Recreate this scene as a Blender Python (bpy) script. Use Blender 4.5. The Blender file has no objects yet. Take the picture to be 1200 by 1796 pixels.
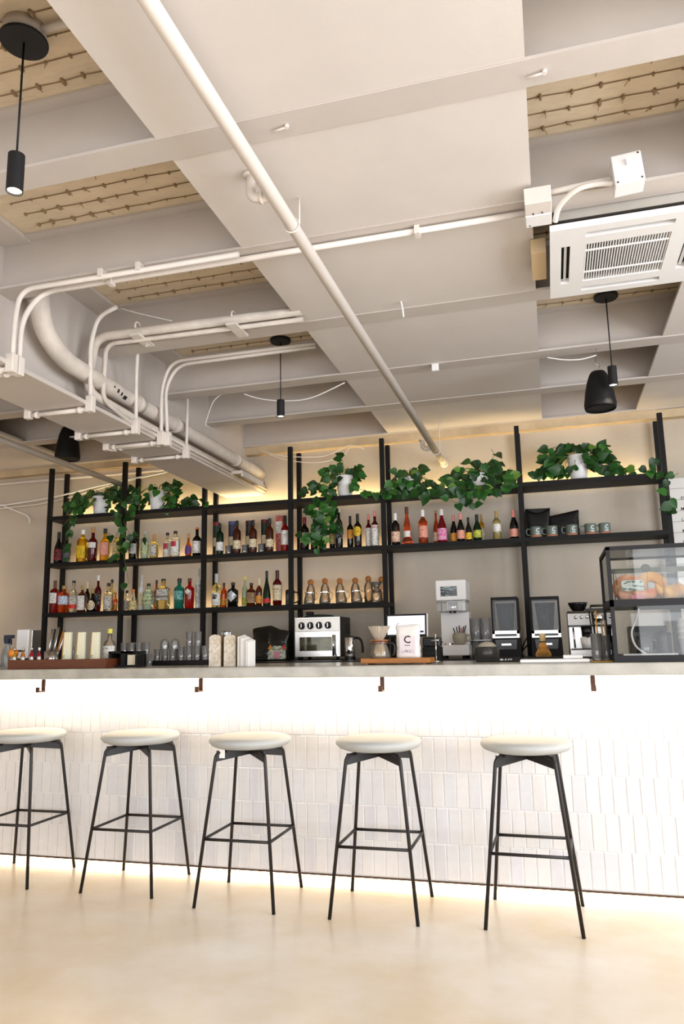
import bpy, bmesh, math, random
from mathutils import Vector, Matrix, Quaternion
random.seed(7)
scene = bpy.context.scene
COL = scene.collection
pi = math.pi
def R(d): return math.radians(d)

# ------------------------------------------------------------------ camera
CAMH = 1.20
FPX = 1315.158
YAW, PIT, ROL = R(15.3025), R(10.1513), R(-1.0653)
_fw = Vector((-math.sin(YAW)*math.cos(PIT), math.cos(YAW)*math.cos(PIT), math.sin(PIT)))
_r0 = Vector((math.cos(YAW), math.sin(YAW), 0)); _u0 = _r0.cross(_fw)
_r = math.cos(ROL)*_r0 + math.sin(ROL)*_u0
_u = -math.sin(ROL)*_r0 + math.cos(ROL)*_u0
CP = Vector((0, 0, CAMH))
cam_d = bpy.data.cameras.new('camera'); cam = bpy.data.objects.new('camera', cam_d); COL.objects.link(cam)
cam_d.sensor_fit = 'VERTICAL'; cam_d.sensor_height = 24.0; cam_d.lens = FPX/1796*24.0
cam_d.clip_start = 0.05; cam_d.clip_end = 100
cam.matrix_world = Matrix(((_r.x, _u.x, -_fw.x, CP.x), (_r.y, _u.y, -_fw.y, CP.y), (_r.z, _u.z, -_fw.z, CP.z), (0, 0, 0, 1)))
scene.camera = cam

# ------------------------------------------------------------------ world, daylight, exposure
vs = scene.view_settings
vs.view_transform = 'Standard'; vs.look = 'None'; vs.gamma = 1.0; vs.use_curve_mapping = False
vs.exposure = -0.22
try: scene.cycles.use_denoising = True; scene.cycles.max_bounces = 10; scene.cycles.transparent_max_bounces = 16; scene.cycles.caustics_reflective = False; scene.cycles.caustics_refractive = False; scene.cycles.sample_clamp_indirect = 6.0
except Exception: pass
world = bpy.data.worlds.new('world'); scene.world = world; world.use_nodes = True
bg = world.node_tree.nodes['Background']; bg.inputs[0].default_value = (0.86, 0.93, 1.0, 1); bg.inputs[1].default_value = 1.2

def area(name, loc, rot, sx, sy, power, color, spread=180, parent=None):
    l = bpy.data.lights.new(name, 'AREA'); l.shape = 'RECTANGLE'; l.size = sx; l.size_y = sy; l.energy = power; l.color = color
    l.spread = R(spread)
    o = bpy.data.objects.new(name, l); COL.objects.link(o); o.location = loc; o.rotation_euler = rot
    if parent: o.parent = parent
    return o
DAY = (0.98, 0.98, 1.0)
# daylight entering through the shop-front windows behind the camera and the side windows
for _x, _w in ((-3.55, 2.6), (-.55, 2.6), (2.3, 2.3)): area('daylight_shopfront', (_x, -3.46, 1.55), (R(90), 0, 0), _w, 2.5, 95*_w/2.6, DAY)
for _y, _w in ((-.9, 2.5), (2.05, 2.6)): area('daylight_side', (3.86, _y, 1.6), (0, R(90), 0), 2.3, _w, 205, (0.90, 0.94, 1.0))
WARM = (1.0, 0.82, 0.60)

# ------------------------------------------------------------------ pixel-to-world helpers (frame 1200 x 1796)
def ray(px, py): return _fw + ((px-600)/FPX)*_r - ((py-898)/FPX)*_u
def at(px, py, Y): d = ray(px, py); return CP + d*(Y/d.y)
def atz(px, py, Z): d = ray(px, py); return CP + d*((Z-CAMH)/d.z)
def pxm(p): return (Vector(p)-CP).dot(_fw)/FPX

# ------------------------------------------------------------------ materials
def srgb(h):
    h = h.lstrip('#'); c = [int(h[i:i+2], 16)/255 for i in (0, 2, 4)]
    return tuple(((v/12.92) if v <= 0.04045 else ((v+0.055)/1.055)**2.4) for v in c) + (1.0,)
MATS = {}
def mat(name, col, rough=0.5, metal=0.0, trans=0.0, ior=1.45, noise=0.0, nscale=8.0, bump=0.0, bscale=60.0, col2=None, emit=None, estr=0.0, spec=0.5, alpha=1.0, stretch=None, coat=0.0):
    if name in MATS: return MATS[name]
    m = bpy.data.materials.new(name); m.use_nodes = True; MATS[name] = m
    nt = m.node_tree; b = nt.nodes['Principled BSDF']
    c = srgb(col) if isinstance(col, str) else col
    b.inputs['Base Color'].default_value = c; b.inputs['Roughness'].default_value = rough
    b.inputs['Metallic'].default_value = metal; b.inputs['IOR'].default_value = ior
    b.inputs['Transmission Weight'].default_value = trans; b.inputs['Specular IOR Level'].default_value = spec
    b.inputs['Alpha'].default_value = alpha; b.inputs['Coat Weight'].default_value = coat
    if emit: b.inputs['Emission Color'].default_value = srgb(emit) if isinstance(emit, str) else emit; b.inputs['Emission Strength'].default_value = estr
    tc = None
    if noise or bump:
        tc = nt.nodes.new('ShaderNodeTexCoord'); mp = nt.nodes.new('ShaderNodeMapping'); nt.links.new(tc.outputs['Object'], mp.inputs['Vector'])
        if stretch: mp.inputs['Scale'].default_value = stretch
    if noise:
        n = nt.nodes.new('ShaderNodeTexNoise'); n.inputs['Scale'].default_value = nscale; n.inputs['Detail'].default_value = 6; n.inputs['Roughness'].default_value = 0.6
        nt.links.new(mp.outputs[0], n.inputs['Vector'])
        rp = nt.nodes.new('ShaderNodeValToRGB'); rp.color_ramp.elements[0].position = 0.32; rp.color_ramp.elements[1].position = 0.68
        c2 = srgb(col2) if col2 else tuple(v*(1-noise) for v in c[:3]) + (1,)
        rp.color_ramp.elements[0].color = c2; rp.color_ramp.elements[1].color = c
        nt.links.new(n.outputs['Fac'], rp.inputs['Fac']); nt.links.new(rp.outputs['Color'], b.inputs['Base Color'])
    if bump:
        n2 = nt.nodes.new('ShaderNodeTexNoise'); n2.inputs['Scale'].default_value = bscale; n2.inputs['Detail'].default_value = 4
        nt.links.new(mp.outputs[0], n2.inputs['Vector'])
        bp = nt.nodes.new('ShaderNodeBump'); bp.inputs['Strength'].default_value = bump; bp.inputs['Distance'].default_value = 0.01
        nt.links.new(n2.outputs['Fac'], bp.inputs['Height']); nt.links.new(bp.outputs['Normal'], b.inputs['Normal'])
    return m
def printed(name, base, ink, sx=40, sz=90, amount=0.5, rough=0.6):
    """paper printed with rows of small marks (flat print)"""
    if name in MATS: return MATS[name]
    m = mat(name, base, rough); nt = m.node_tree; b = nt.nodes['Principled BSDF']
    tc = nt.nodes.new('ShaderNodeTexCoord'); mp = nt.nodes.new('ShaderNodeMapping'); mp.inputs['Scale'].default_value = (sx, sx, sz)
    nt.links.new(tc.outputs['Object'], mp.inputs['Vector'])
    v = nt.nodes.new('ShaderNodeTexVoronoi'); v.inputs['Scale'].default_value = 1.0
    nt.links.new(mp.outputs[0], v.inputs['Vector'])
    cr = nt.nodes.new('ShaderNodeValToRGB'); cr.color_ramp.interpolation = 'CONSTANT'
    cr.color_ramp.elements[0].position = 0; cr.color_ramp.elements[0].color = (1, 1, 1, 1)
    cr.color_ramp.elements[1].position = amount; cr.color_ramp.elements[1].color = (0, 0, 0, 1)
    sep = nt.nodes.new('ShaderNodeSeparateColor'); nt.links.new(v.outputs['Color'], sep.inputs[0])
    nt.links.new(sep.outputs[0], cr.inputs['Fac'])
    mx = nt.nodes.new('ShaderNodeMix'); mx.data_type = 'RGBA'
    mx.inputs['A'].default_value = srgb(base); mx.inputs['B'].default_value = srgb(ink)
    nt.links.new(cr.outputs['Color'], mx.inputs['Factor']); nt.links.new(mx.outputs['Result'], b.inputs['Base Color'])
    return m
def glass(name, col='#ffffff', rough=0.02, ior=1.5, haze=0.0, hcol='#ffffff'):
    """thin clear glass: tinted see-through with a Fresnel gloss, optional faint haze, in clear glass a stand-in for highlights"""
    key = 'glass_'+name
    if key in MATS: return MATS[key]
    m = bpy.data.materials.new(key); m.use_nodes = True; MATS[key] = m; nt = m.node_tree; nt.nodes.remove(nt.nodes['Principled BSDF'])
    out = nt.nodes['Material Output']; tr = nt.nodes.new('ShaderNodeBsdfTransparent'); tr.inputs[0].default_value = srgb(col)
    gl = nt.nodes.new('ShaderNodeBsdfGlossy'); gl.inputs['Roughness'].default_value = rough
    fr = nt.nodes.new('ShaderNodeFresnel'); fr.inputs[0].default_value = ior; mx = nt.nodes.new('ShaderNodeMixShader')
    src = tr.outputs[0]
    if haze:
        df = nt.nodes.new('ShaderNodeBsdfDiffuse'); df.inputs[0].default_value = srgb(hcol); hz = nt.nodes.new('ShaderNodeMixShader'); hz.inputs[0].default_value = haze
        nt.links.new(tr.outputs[0], hz.inputs[1]); nt.links.new(df.outputs[0], hz.inputs[2]); src = hz.outputs[0]
    nt.links.new(fr.outputs[0], mx.inputs[0]); nt.links.new(src, mx.inputs[1]); nt.links.new(gl.outputs[0], mx.inputs[2]); nt.links.new(mx.outputs[0], out.inputs[0])
    return m

M_WALL = mat('plaster_wall', '#c8bcab', 0.85, noise=0.14, nscale=2.2, bump=0.12, bscale=40)
M_CEIL = mat('ceiling_paint', '#d9d1ca', 0.75, noise=0.05, nscale=3, bump=0.05, bscale=90)
M_STEEL = mat('painted_steel', '#cac1b9', 0.6, noise=0.05, nscale=5, bump=0.05, bscale=50)
M_SLAB = mat('painted_slab', '#e4d1b4', 0.8, noise=0.14, nscale=6, bump=0.5, bscale=14, stretch=(1, 3, 1))
M_WIRE = mat('slab_wire', '#957d5e', 0.8)
M_PIPE = mat('white_pipe_paint', '#e2d9d0', 0.5, noise=0.06, nscale=9, bump=0.08, bscale=30)
M_PIPEO = mat('chipped_pipe_paint', '#ddd2c6', 0.6, noise=0.25, nscale=7, bump=0.25, bscale=18)
M_BLACK = mat('black_powder_coat', '#101012', 0.55)
M_SHELF = mat('black_shelf_metal', '#121110', 0.6, noise=0.2, nscale=30, spec=.3)
M_BLKGLOSS = mat('black_gloss_plastic', '#121214', 0.25)
M_BLKMATT = mat('black_matt_plastic', '#121213', 0.6, spec=.35)
M_STOOL = mat('stool_black_metal', '#191515', 0.45)
M_SEAT = mat('stool_seat_vinyl', '#b0b2b0', 0.55, noise=0.04, nscale=30)
M_WHITE = mat('white_plastic', '#eceae8', 0.4)
M_WHITEPAPER = mat('white_paper', '#f1eee8', 0.8)
M_STAIN = mat('stainless_steel', '#c9c7c4', 0.25, metal=1.0)
M_CHROME = mat('chrome', '#dddddd', 0.08, metal=1.0)
M_DKMETAL = mat('dark_metal', '#3a3838', 0.4, metal=0.7)
M_WOOD = mat('orange_wood', '#b5722f', 0.5, noise=0.35, nscale=10, stretch=(1, 12, 12))
M_DWOOD = mat('red_brown_wood', '#6d3a22', 0.4, noise=0.35, nscale=8, stretch=(1, 10, 10), coat=0.3)
M_CORK = mat('cork', '#c07a3c', 0.8, noise=0.3, nscale=90)
M_BRASS = mat('hook_bronze', '#4e3022', 0.5, metal=0.2)
M_CONC = mat('concrete_top', '#b7b3a9', 0.2, noise=0.3, nscale=6, col2='#97958b', bump=0.03, bscale=25)
M_LED = mat('led_diffuser', '#fff2d8', 0.5, emit=(1.0, 0.80, 0.52, 1), estr=14)
M_GLASS = glass('clear', '#f7f8f8', ior=1.75, haze=.15)  # white diffuse mixed in to stand for bright highlights on the glass
M_LEAF = [mat('leaf_green_%d' % i, c, 0.4, noise=0.3, nscale=14) for i, c in enumerate(('#214e1c', '#2a5f22', '#183f15', '#397329', '#648a33'))]
M_VINE = mat('vine_stem', '#5d6b33', 0.6)
M_SOIL = mat('potting_soil', '#3a2c20', 0.95, noise=0.4, nscale=80)
M_POT = mat('white_ceramic_pot', '#e9e8e6', 0.35)

# ------------------------------------------------------------------ mesh builder
class MB:
    def __init__(s): s.v = []; s.f = []; s.s = []
    def add(s, vs_, fs, smooth=False):
        o = len(s.v); s.v += [tuple(v) for v in vs_]
        for f in fs: s.f.append(tuple(i+o for i in f)); s.s.append(smooth)
        return s
    def box(s, a, b, bev=0.0):
        x0, y0, z0 = (min(a[i], b[i]) for i in range(3)); x1, y1, z1 = (max(a[i], b[i]) for i in range(3))
        if bev <= 0:
            return s.add([(x0,y0,z0),(x1,y0,z0),(x1,y1,z0),(x0,y1,z0),(x0,y0,z1),(x1,y0,z1),(x1,y1,z1),(x0,y1,z1)],
                         [(3,2,1,0),(4,5,6,7),(0,1,5,4),(1,2,6,5),(2,3,7,6),(3,0,4,7)])
        bm = bmesh.new(); bmesh.ops.create_cube(bm, size=1.0)
        for v in bm.verts: v.co = Vector(((x0+x1)/2+v.co.x*(x1-x0), (y0+y1)/2+v.co.y*(y1-y0), (z0+z1)/2+v.co.z*(z1-z0)))
        bmesh.ops.bevel(bm, geom=list(bm.edges), offset=bev, segments=2, profile=0.5, affect='EDGES')
        bm.verts.index_update(); vs_ = [v.co.copy() for v in bm.verts]; fs = [[v.index for v in f.verts] for f in bm.faces]; bm.free()
        return s.add(vs_, fs)
    def obox(s, m, a, b, bev=0.0):
        t = MB().box(a, b, bev); return s.add([m @ Vector(v) for v in t.v], t.f)
    def xf(s, m):
        s.v = [tuple(m @ Vector(v)) for v in s.v]; return s
    def merge(s, t):
        o = len(s.v); s.v += t.v
        for f, q in zip(t.f, t.s): s.f.append(tuple(i+o for i in f)); s.s.append(q)
        return s
    def lathe(s, prof, c=(0,0,0), n=20, k=2.0, sy=1.0, a0=0, a1=360, smooth=True, capb=False, capt=False):
        """profile [(r, z)] around z; k superellipse exponent (2 round, 6 square)"""
        full = abs(a1-a0) >= 360; m = n if full else n+1
        vs_, fs = [], []
        for r, z in prof:
            for i in range(m):
                a = R(a0+(a1-a0)*i/n) ; ca, sa = math.cos(a), math.sin(a)
                q = r if k == 2.0 else r*(abs(ca)**k+abs(sa)**k)**(-1/k)
                vs_.append((c[0]+q*ca, c[1]+q*sa*sy, c[2]+z))
        for j in range(len(prof)-1):
            for i in range(n):
                i2 = (i+1) % m if full else i+1
                fs.append((j*m+i, j*m+i2, (j+1)*m+i2, (j+1)*m+i))
        s.add(vs_, fs, smooth)
        if full and capb: s.add([vs_[i] for i in range(m)], [tuple(reversed(range(m)))])
        if full and capt: s.add([vs_[(len(prof)-1)*m+i] for i in range(m)], [tuple(range(m))])
        return s
    def tube(s, path, r, n=8, caps=True, smooth=True):
        P = [Vector(p) for p in path]; rs = r if isinstance(r, (list, tuple)) else [r]*len(P)
        vs_, fs = [], []; T0 = (P[1]-P[0]).normalized()
        nrm = T0.orthogonal().normalized()
        for i, p in enumerate(P):
            t = (P[min(i+1, len(P)-1)]-P[max(i-1, 0)]).normalized()
            q = T0.rotation_difference(t); nrm = (q @ nrm).normalized(); T0 = t
            bn = t.cross(nrm)
            for j in range(n):
                a = 2*pi*j/n; vs_.append(p + (nrm*math.cos(a)+bn*math.sin(a))*rs[i])
        for i in range(len(P)-1):
            for j in range(n): fs.append((i*n+j, i*n+(j+1) % n, (i+1)*n+(j+1) % n, (i+1)*n+j))
        s.add(vs_, fs, smooth)
        if caps: s.add(vs_[:n], [tuple(reversed(range(n)))]); s.add(vs_[-n:], [tuple(range(n))])
        return s
    def cyl(s, a, b, r, n=14): return s.tube([a, b], r, n)
    def prism(s, poly, y0, y1, axis='y'):
        """polygon [(u, w)] extruded: axis y -> (u, y, w); axis x -> (x, u, w); axis z -> (u, w, z)"""
        def mk(u, w, t): return (u, t, w) if axis == 'y' else ((t, u, w) if axis == 'x' else (u, w, t))
        n = len(poly); vs_ = [mk(u, w, y0) for u, w in poly]+[mk(u, w, y1) for u, w in poly]
        fs = [tuple(range(n)), tuple(reversed(range(n, 2*n)))]+[(i, i+n, (i+1) % n+n, (i+1) % n) for i in range(n)]
        return s.add(vs_, fs)
    def sphere(s, c, r, n=12, sx=1, sy=1, sz=1):
        vs_, fs = [], []; h = n//2
        for i in range(h+1):
            for j in range(n):
                th = pi*i/h; ph = 2*pi*j/n
                vs_.append((c[0]+r*sx*math.sin(th)*math.cos(ph), c[1]+r*sy*math.sin(th)*math.sin(ph), c[2]+r*sz*math.cos(th)))
        for i in range(h):
            for j in range(n): fs.append((i*n+j, (i+1)*n+j, (i+1)*n+(j+1) % n, i*n+(j+1) % n))
        return s.add(vs_, fs, True)
    def mesh(s, name, m):
        me = bpy.data.meshes.new(name); me.from_pydata(s.v, [], s.f)
        me.polygons.foreach_set('use_smooth', s.s); me.materials.append(m)
        bm = bmesh.new(); bm.from_mesh(me); bmesh.ops.remove_doubles(bm, verts=bm.verts, dist=1e-6)
        bmesh.ops.recalc_face_normals(bm, faces=bm.faces); bm.to_mesh(me); bm.free(); me.update()
        return me
    def build(s, name, m, parent=None, loc=None):
        return put(name, s.mesh(name, m), parent, loc)
def put(name, me, parent=None, loc=None, rot=None):
    o = bpy.data.objects.new(name, me); COL.objects.link(o)
    if loc is not None: o.location = loc
    if rot is not None: o.rotation_euler = rot
    if parent is not None: o.parent = parent
    return o
def tag(o, label=None, cat=None, group=None, kind=None):
    if label: o['label'] = label
    if cat: o['category'] = cat
    if group: o['group'] = group
    if kind: o['kind'] = kind
    return o
def thing(name, label, cat, loc=(0,0,0), rz=0.0, group=None):
    o = bpy.data.objects.new(name, None); COL.objects.link(o); o.location = loc; o.rotation_euler = (0, 0, rz); o.empty_display_size = 0.05
    return tag(o, label, cat, group)
def fillet(pts, rad=0.06, n=6):
    P = [Vector(p) for p in pts]; out = [P[0]]
    for i in range(1, len(P)-1):
        a, b, c = P[i-1], P[i], P[i+1]; d1 = (a-b); d2 = (c-b)
        q = min(rad, d1.length*0.49, d2.length*0.49); p0 = b+d1.normalized()*q; p1 = b+d2.normalized()*q
        for k in range(n+1):
            t = k/n; out.append(p0*(1-t)**2 + b*2*t*(1-t) + p1*t*t)
    out.append(P[-1]); return out
def catmull(pts, n=6):
    P = [Vector(p) for p in pts]; out = []
    for i in range(len(P)-1):
        p0 = P[max(i-1, 0)]; p1 = P[i]; p2 = P[i+1]; p3 = P[min(i+2, len(P)-1)]
        for k in range(n):
            t = k/n; out.append(0.5*((2*p1)+(p2-p0)*t+(2*p0-5*p1+4*p2-p3)*t*t+(3*p1-p0-3*p2+p3)*t**3))
    out.append(P[-1]); return out
_txt = {}
def text_geo(body, bold=True):
    """flat glyph triangles of a word, x centred, height 1"""
    key = body
    if key not in _txt:
        cu = bpy.data.curves.new('word', 'FONT'); cu.body = body; cu.align_x = 'CENTER'; cu.align_y = 'CENTER'; cu.size = 1.35; cu.resolution_u = 2
        cu.offset = 0.02 if bold else 0.0
        ob = bpy.data.objects.new('word', cu); COL.objects.link(ob); bpy.context.view_layer.update()
        me = bpy.data.meshes.new_from_object(ob.evaluated_get(bpy.context.evaluated_depsgraph_get()))
        _txt[key] = ([v.co.copy() for v in me.vertices], [tuple(p.vertices) for p in me.polygons])
        bpy.data.objects.remove(ob); bpy.data.curves.remove(cu); bpy.data.meshes.remove(me)
    return _txt[key]
def word_flat(body, h, origin, m, name='lettering', parent=None, ux=(1,0,0), uz=(0,0,1), width=None):
    vs_, fs = text_geo(body); w = max(v.x for v in vs_)-min(v.x for v in vs_)
    sx = h if width is None else width/w
    ux = Vector(ux); uz = Vector(uz); o = Vector(origin)
    t = MB().add([o+ux*(v.x*sx)+uz*(v.y*h) for v in vs_], fs); return t.build(name, m, parent)
def word_cyl(body, h, r, zc, m, name='lettering', parent=None, width=None, k=2.0, a_c=-90, c=(0,0)):
    vs_, fs = text_geo(body); w = max(v.x for v in vs_)-min(v.x for v in vs_); sx = h if width is None else width/w
    out = []
    for v in vs_:
        a = R(a_c)+v.x*sx/r; ca, sa = math.cos(a), math.sin(a); q = r if k == 2.0 else r*(abs(ca)**k+abs(sa)**k)**(-1/k)
        out.append((c[0]+q*ca, c[1]+q*sa, zc+v.y*h))
    return MB().add(out, fs).build(name, m, parent)

# ================================================================== SETTING
X0, X1, YF, YB, ZS = -6.6, 3.9, -3.5, 6.2, 3.26
M_FLOOR = mat('polished_concrete_floor', '#dad7d3', 0.26, noise=0.2, nscale=1.2, col2='#c9b89c', bump=0.02, bscale=6)
fl = MB().box((X0-.2, YF-.2, -0.12), (X1+.2, YB+.2, 0)).build('floor', M_FLOOR); tag(fl, 'polished cream concrete floor with warm stains', kind='structure')
wb = MB().box((X0-.2, YB, 0), (X1+.2, YB+.15, ZS+.1)).build('wall_back', M_WALL); tag(wb, 'plastered beige wall behind the shelving', kind='structure')
wl = MB().box((X0-.15, YF, 0), (X0, YB, ZS+.1)).build('wall_left', M_WALL); tag(wl, kind='structure')
# front wall with three shop-front openings (behind the camera) and side wall with a window
def wall_open(name, axis, c0, c1, lo, hi, holes):
    b = MB(); cur = lo
    def bx(u0, u1, z0, z1):
        if u1-u0 < 1e-4: return
        b.box((u0, c0, z0), (u1, c1, z1)) if axis == 'x' else b.box((c0, u0, z0), (c1, u1, z1))
    for u0, u1, z0, z1 in holes:
        bx(cur, u0, 0, ZS+.1); bx(u0, u1, 0, z0); bx(u0, u1, z1, ZS+.1); cur = u1
    bx(cur, hi, 0, ZS+.1)
    return tag(b.build(name, M_WALL), kind='structure')
HF = [(-4.9, -2.2, 0.25, 2.85), (-1.9, 0.8, 0.25, 2.85), (1.1, 3.5, 0.25, 2.85)]
wall_open('wall_front', 'x', YF-.15, YF, X0, X1, HF)
HS = [(-2.2, 0.4, 0.4, 2.8), (0.7, 3.4, 0.4, 2.8)]
wall_open('wall_right', 'y', X1, X1+.15, YF, YB, HS)
wn = 0
for holes, ax in ((HF, 'x'), (HS, 'y')):
    for u0, u1, z0, z1 in holes:
        wn += 1; b = MB(); c = (YF-.08 if ax == 'x' else X1+.08)
        def bar(a0, a1, q0, q1):
            b.box((a0, c-.03, q0), (a1, c+.03, q1)) if ax == 'x' else b.box((c-.03, a0, q0), (c+.03, a1, q1))
        bar(u0, u0+.05, z0, z1); bar(u1-.05, u1, z0, z1); bar(u0, u1, z0, z0+.05); bar(u0, u1, z1-.05, z1); bar((u0+u1)/2-.025, (u0+u1)/2+.025, z0, z1)
        tag(b.build('window_%d' % wn, M_BLACK), kind='structure')

# ceiling: slab, wires with knots, steel joists, girder, flat soffit panels
ce = MB().box((X0-.2, YF-.2, ZS), (X1+.2, YB+.2, ZS+.14)).build('ceiling', M_SLAB); tag(ce, 'cream painted slab crossed by steel joists', kind='structure')
JY = [-2.6, -1.8, -1.0, -0.25, 0.52, 1.33, 2.13, 2.905, 3.735, 4.585, 5.305, 6.075]
JZ = 2.98
b = MB(); rnd = random.Random(3)
for i in range(len(JY)-1):
    if JY[i+1] < 1.4: continue
    y0, y1 = JY[i]+.13, JY[i+1]-.01
    nr = 7
    for q in range(nr):
        y = y0+(y1-y0)*(q+.5)/nr
        for (xa, xb) in ((-4.3, -2.6), (-2.3, -1.2), (0.0, 2.0)):
            x = xa; path = []
            while x <= xb:
                path.append((x, y+rnd.uniform(-.004, .004), ZS-.0035)); x += .1
            b.tube(path, .0022, 4, smooth=False)
            for p in path:
                x_ = p[0]+rnd.uniform(-.012, .012); r_ = rnd.uniform(.005, .011)
                b.sphere((x_, p[1], ZS-.006), r_, 6, sx=.8, sy=rnd.uniform(1, 2.2), sz=1.0)
                if rnd.random() < .5: b.tube([(x_, p[1], ZS-.004), (x_+rnd.uniform(-.02, .02), p[1]+rnd.uniform(.01, .035), ZS-rnd.uniform(.006, .016))], .0016, 4, smooth=False)
wk = b.build('wire_and_knots', M_WIRE, ce); wk['kind'] = 'stuff'
def ibeam_prof(w, h, tf, tw):
    a, c = w/2, tw/2
    return [(-a, 0), (a, 0), (a, tf), (c, tf), (c, h-tf), (a, h-tf), (a, h), (-a, h), (-a, h-tf), (-c, h-tf), (-c, tf), (-a, tf)]
for y in JY:
    jm = MB().prism([(y+.06+u, JZ+w) for u, w in ibeam_prof(.12, ZS-JZ-.001, .012, .012)], X0, X1, 'x')
    jm.build('joist', M_STEEL, ce)
gx = -2.60
gird = MB().prism([(gx+u, 2.55+w) for u, w in ibeam_prof(.37, ZS-2.55-.002, .022, .05)], YF, YB, 'y').build('girder', M_STEEL, ce)
# soffit panels between the joists: one panel per bay in the middle strip, the right strip and the far left strip
for i in range(4, len(JY)-1):
    y0, y1 = JY[i]+.121, JY[i+1]-.001
    for (xa, xb) in ((-1.243, .033), (.748, 2.4), (-6.4, -4.29)):
        MB().box((xa, y0, JZ+.005), (xb, y1, JZ+.024)).build('soffit_panel', M_CEIL, ce)
# wall-top ledge under the last joist
tag(MB().box((X0, 6.12, 2.915), (X1, YB, JZ)).build('trim_1', mat('ledge_plaster', '#d6bf9c', 0.85, noise=0.25, nscale=5, bump=0.3, bscale=25)), 'rough beige plaster ledge along the top of the wall', kind='structure')

# ================================================================== BAR
BF = 3.985; CT, CB = 1.102, 1.045; BX0, BX1 = -4.7, 2.6
bar_f = thing('tiled_bar', 'long white tiled bar glowing under the counter', 'bar', ((BX0+BX1)/2, BF, 0))
ox = (BX0+BX1)/2
MB().box((BX0-ox, 0, .04), (BX1-ox, .0995, CB-.001)).build('backing_panel', mat('tile_grout', '#f4f1ec', 0.9), bar_f)
MB().box((BX0-ox, .10, 0), (BX1-ox, .55, CB-.001)).build('carcass', M_BLKMATT, bar_f)
MB().box((BX0-ox, -.006, .031), (BX1-ox, .05, .04)).build('bottom_trim', mat('bronze_trim', '#4a3220', 0.6, metal=0.1), bar_f)
TW, TH = .0624, .1725
tm = [mat('glazed_white_tile_%d' % i, c, 0.22, noise=0.05, nscale=20, bump=0.12, bscale=25) for i, c in enumerate(('#d6d6d9', '#dad9da', '#d2d2d7', '#d8d6d6'))]
tmesh = []
for i in range(8):
    r_ = random.Random(i); a, c_ = TW/2-.0016, TH/2-.0016; dz = [r_.uniform(-.0012, .0012) for _ in range(4)]
    t = MB(); fr = [(-a+.003, -c_+.003), (a-.003, -c_+.003), (a-.003, c_-.003), (-a+.003, c_-.003)]; ed = [(-a, -c_), (a, -c_), (a, c_), (-a, c_)]
    vv = [(x, -.0042+dz[q]*.6, z) for q, (x, z) in enumerate(fr)]+[(x, -.0022, z) for x, z in ed]+[(x, .004, z) for x, z in ed]
    t.add(vv, [(0,1,2,3)]+[(q, q+4, (q+1) % 4+4, (q+1) % 4) for q in range(4)]+[(q+4, q+8, (q+1) % 4+8, (q+1) % 4+4) for q in range(4)]+[(11,10,9,8)])
    tmesh.append(t.mesh('tile', tm[i % 4]))
spots = []
for row in range(6):
    zc = .0405+TH*(row+.5)+.001
    off = (row % 2)*0.018
    k = 0
    x = BX0+TW/2+off
    while x < BX1-TW/2:
        spots.append((x, zc)); x += TW
inview = [s for s in spots if -3.35 < s[0] < .62]
inview.sort(key=lambda s: (Vector((s[0], BF, s[1]))-CP).length)
big = set(inview[:300]); rest = MB()
rt = random.Random(5)
for s in spots:
    if s[1]+TH/2 > CB: continue
    rx, rz_ = rt.uniform(-.006, .006), rt.uniform(-.012, .012)
    if s in big: put('tile', rt.choice(tmesh), bar_f, (s[0]-ox, 0, s[1]), (rx, 0, rz_))
    else:
        a, c_ = TW/2-.0016, TH/2-.0016
        rest.obox(Matrix.Translation((s[0]-ox, 0, s[1])) @ Matrix.Rotation(rz_, 4, 'Z'), (-a, -.0035, -c_), (a, .004, c_))
rest.build('tile_field', tm[1], bar_f)['kind'] = 'stuff'
# light strips of the bar: under the worktop and in the toe recess
MB().box((BX0-ox+.1, -.075, CB-.012), (BX1-ox-.1, -.055, CB-.001)).build('led_strip', M_LED, bar_f)
MB().box((BX0-ox+.1, .052, .012), (BX1-ox-.1, .066, .022)).build('led_strip', M_LED, bar_f)
area('bar_led_light', (ox, BF-.065, CB-.014), (0, 0, 0), BX1-BX0-.2, .02, 25, WARM)
area('toe_led_light', (ox, BF+.035, .024), (R(-25), 0, 0), BX1-BX0-.2, .012, 14, (1.0, .74, .45))

wt = thing('bar_worktop', 'pale grey concrete worktop along the bar', 'worktop', (ox, 4.1, CT))
w_ = MB().box((BX0-.05-ox, 3.74-4.1, CB-CT), (BX1+.05-ox, 4.60-4.1, 0), .006); w_.build('slab', M_CONC, wt)
for px in (80, 355, 672, 1040):
    p = at(px, 1200, 3.86); hx = p.x-ox; h = MB()
    h.box((hx-.011, -.262, CB-CT-.075), (hx+.011, -.254, CB-CT)); h.box((hx-.011, -.312, CB-CT-.075), (hx+.011, -.254, CB-CT-.067)); h.box((hx-.011, -.312, CB-CT-.067), (hx+.011, -.304, CB-CT-.045))
    h.build('bag_hook', M_BRASS, wt)

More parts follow.
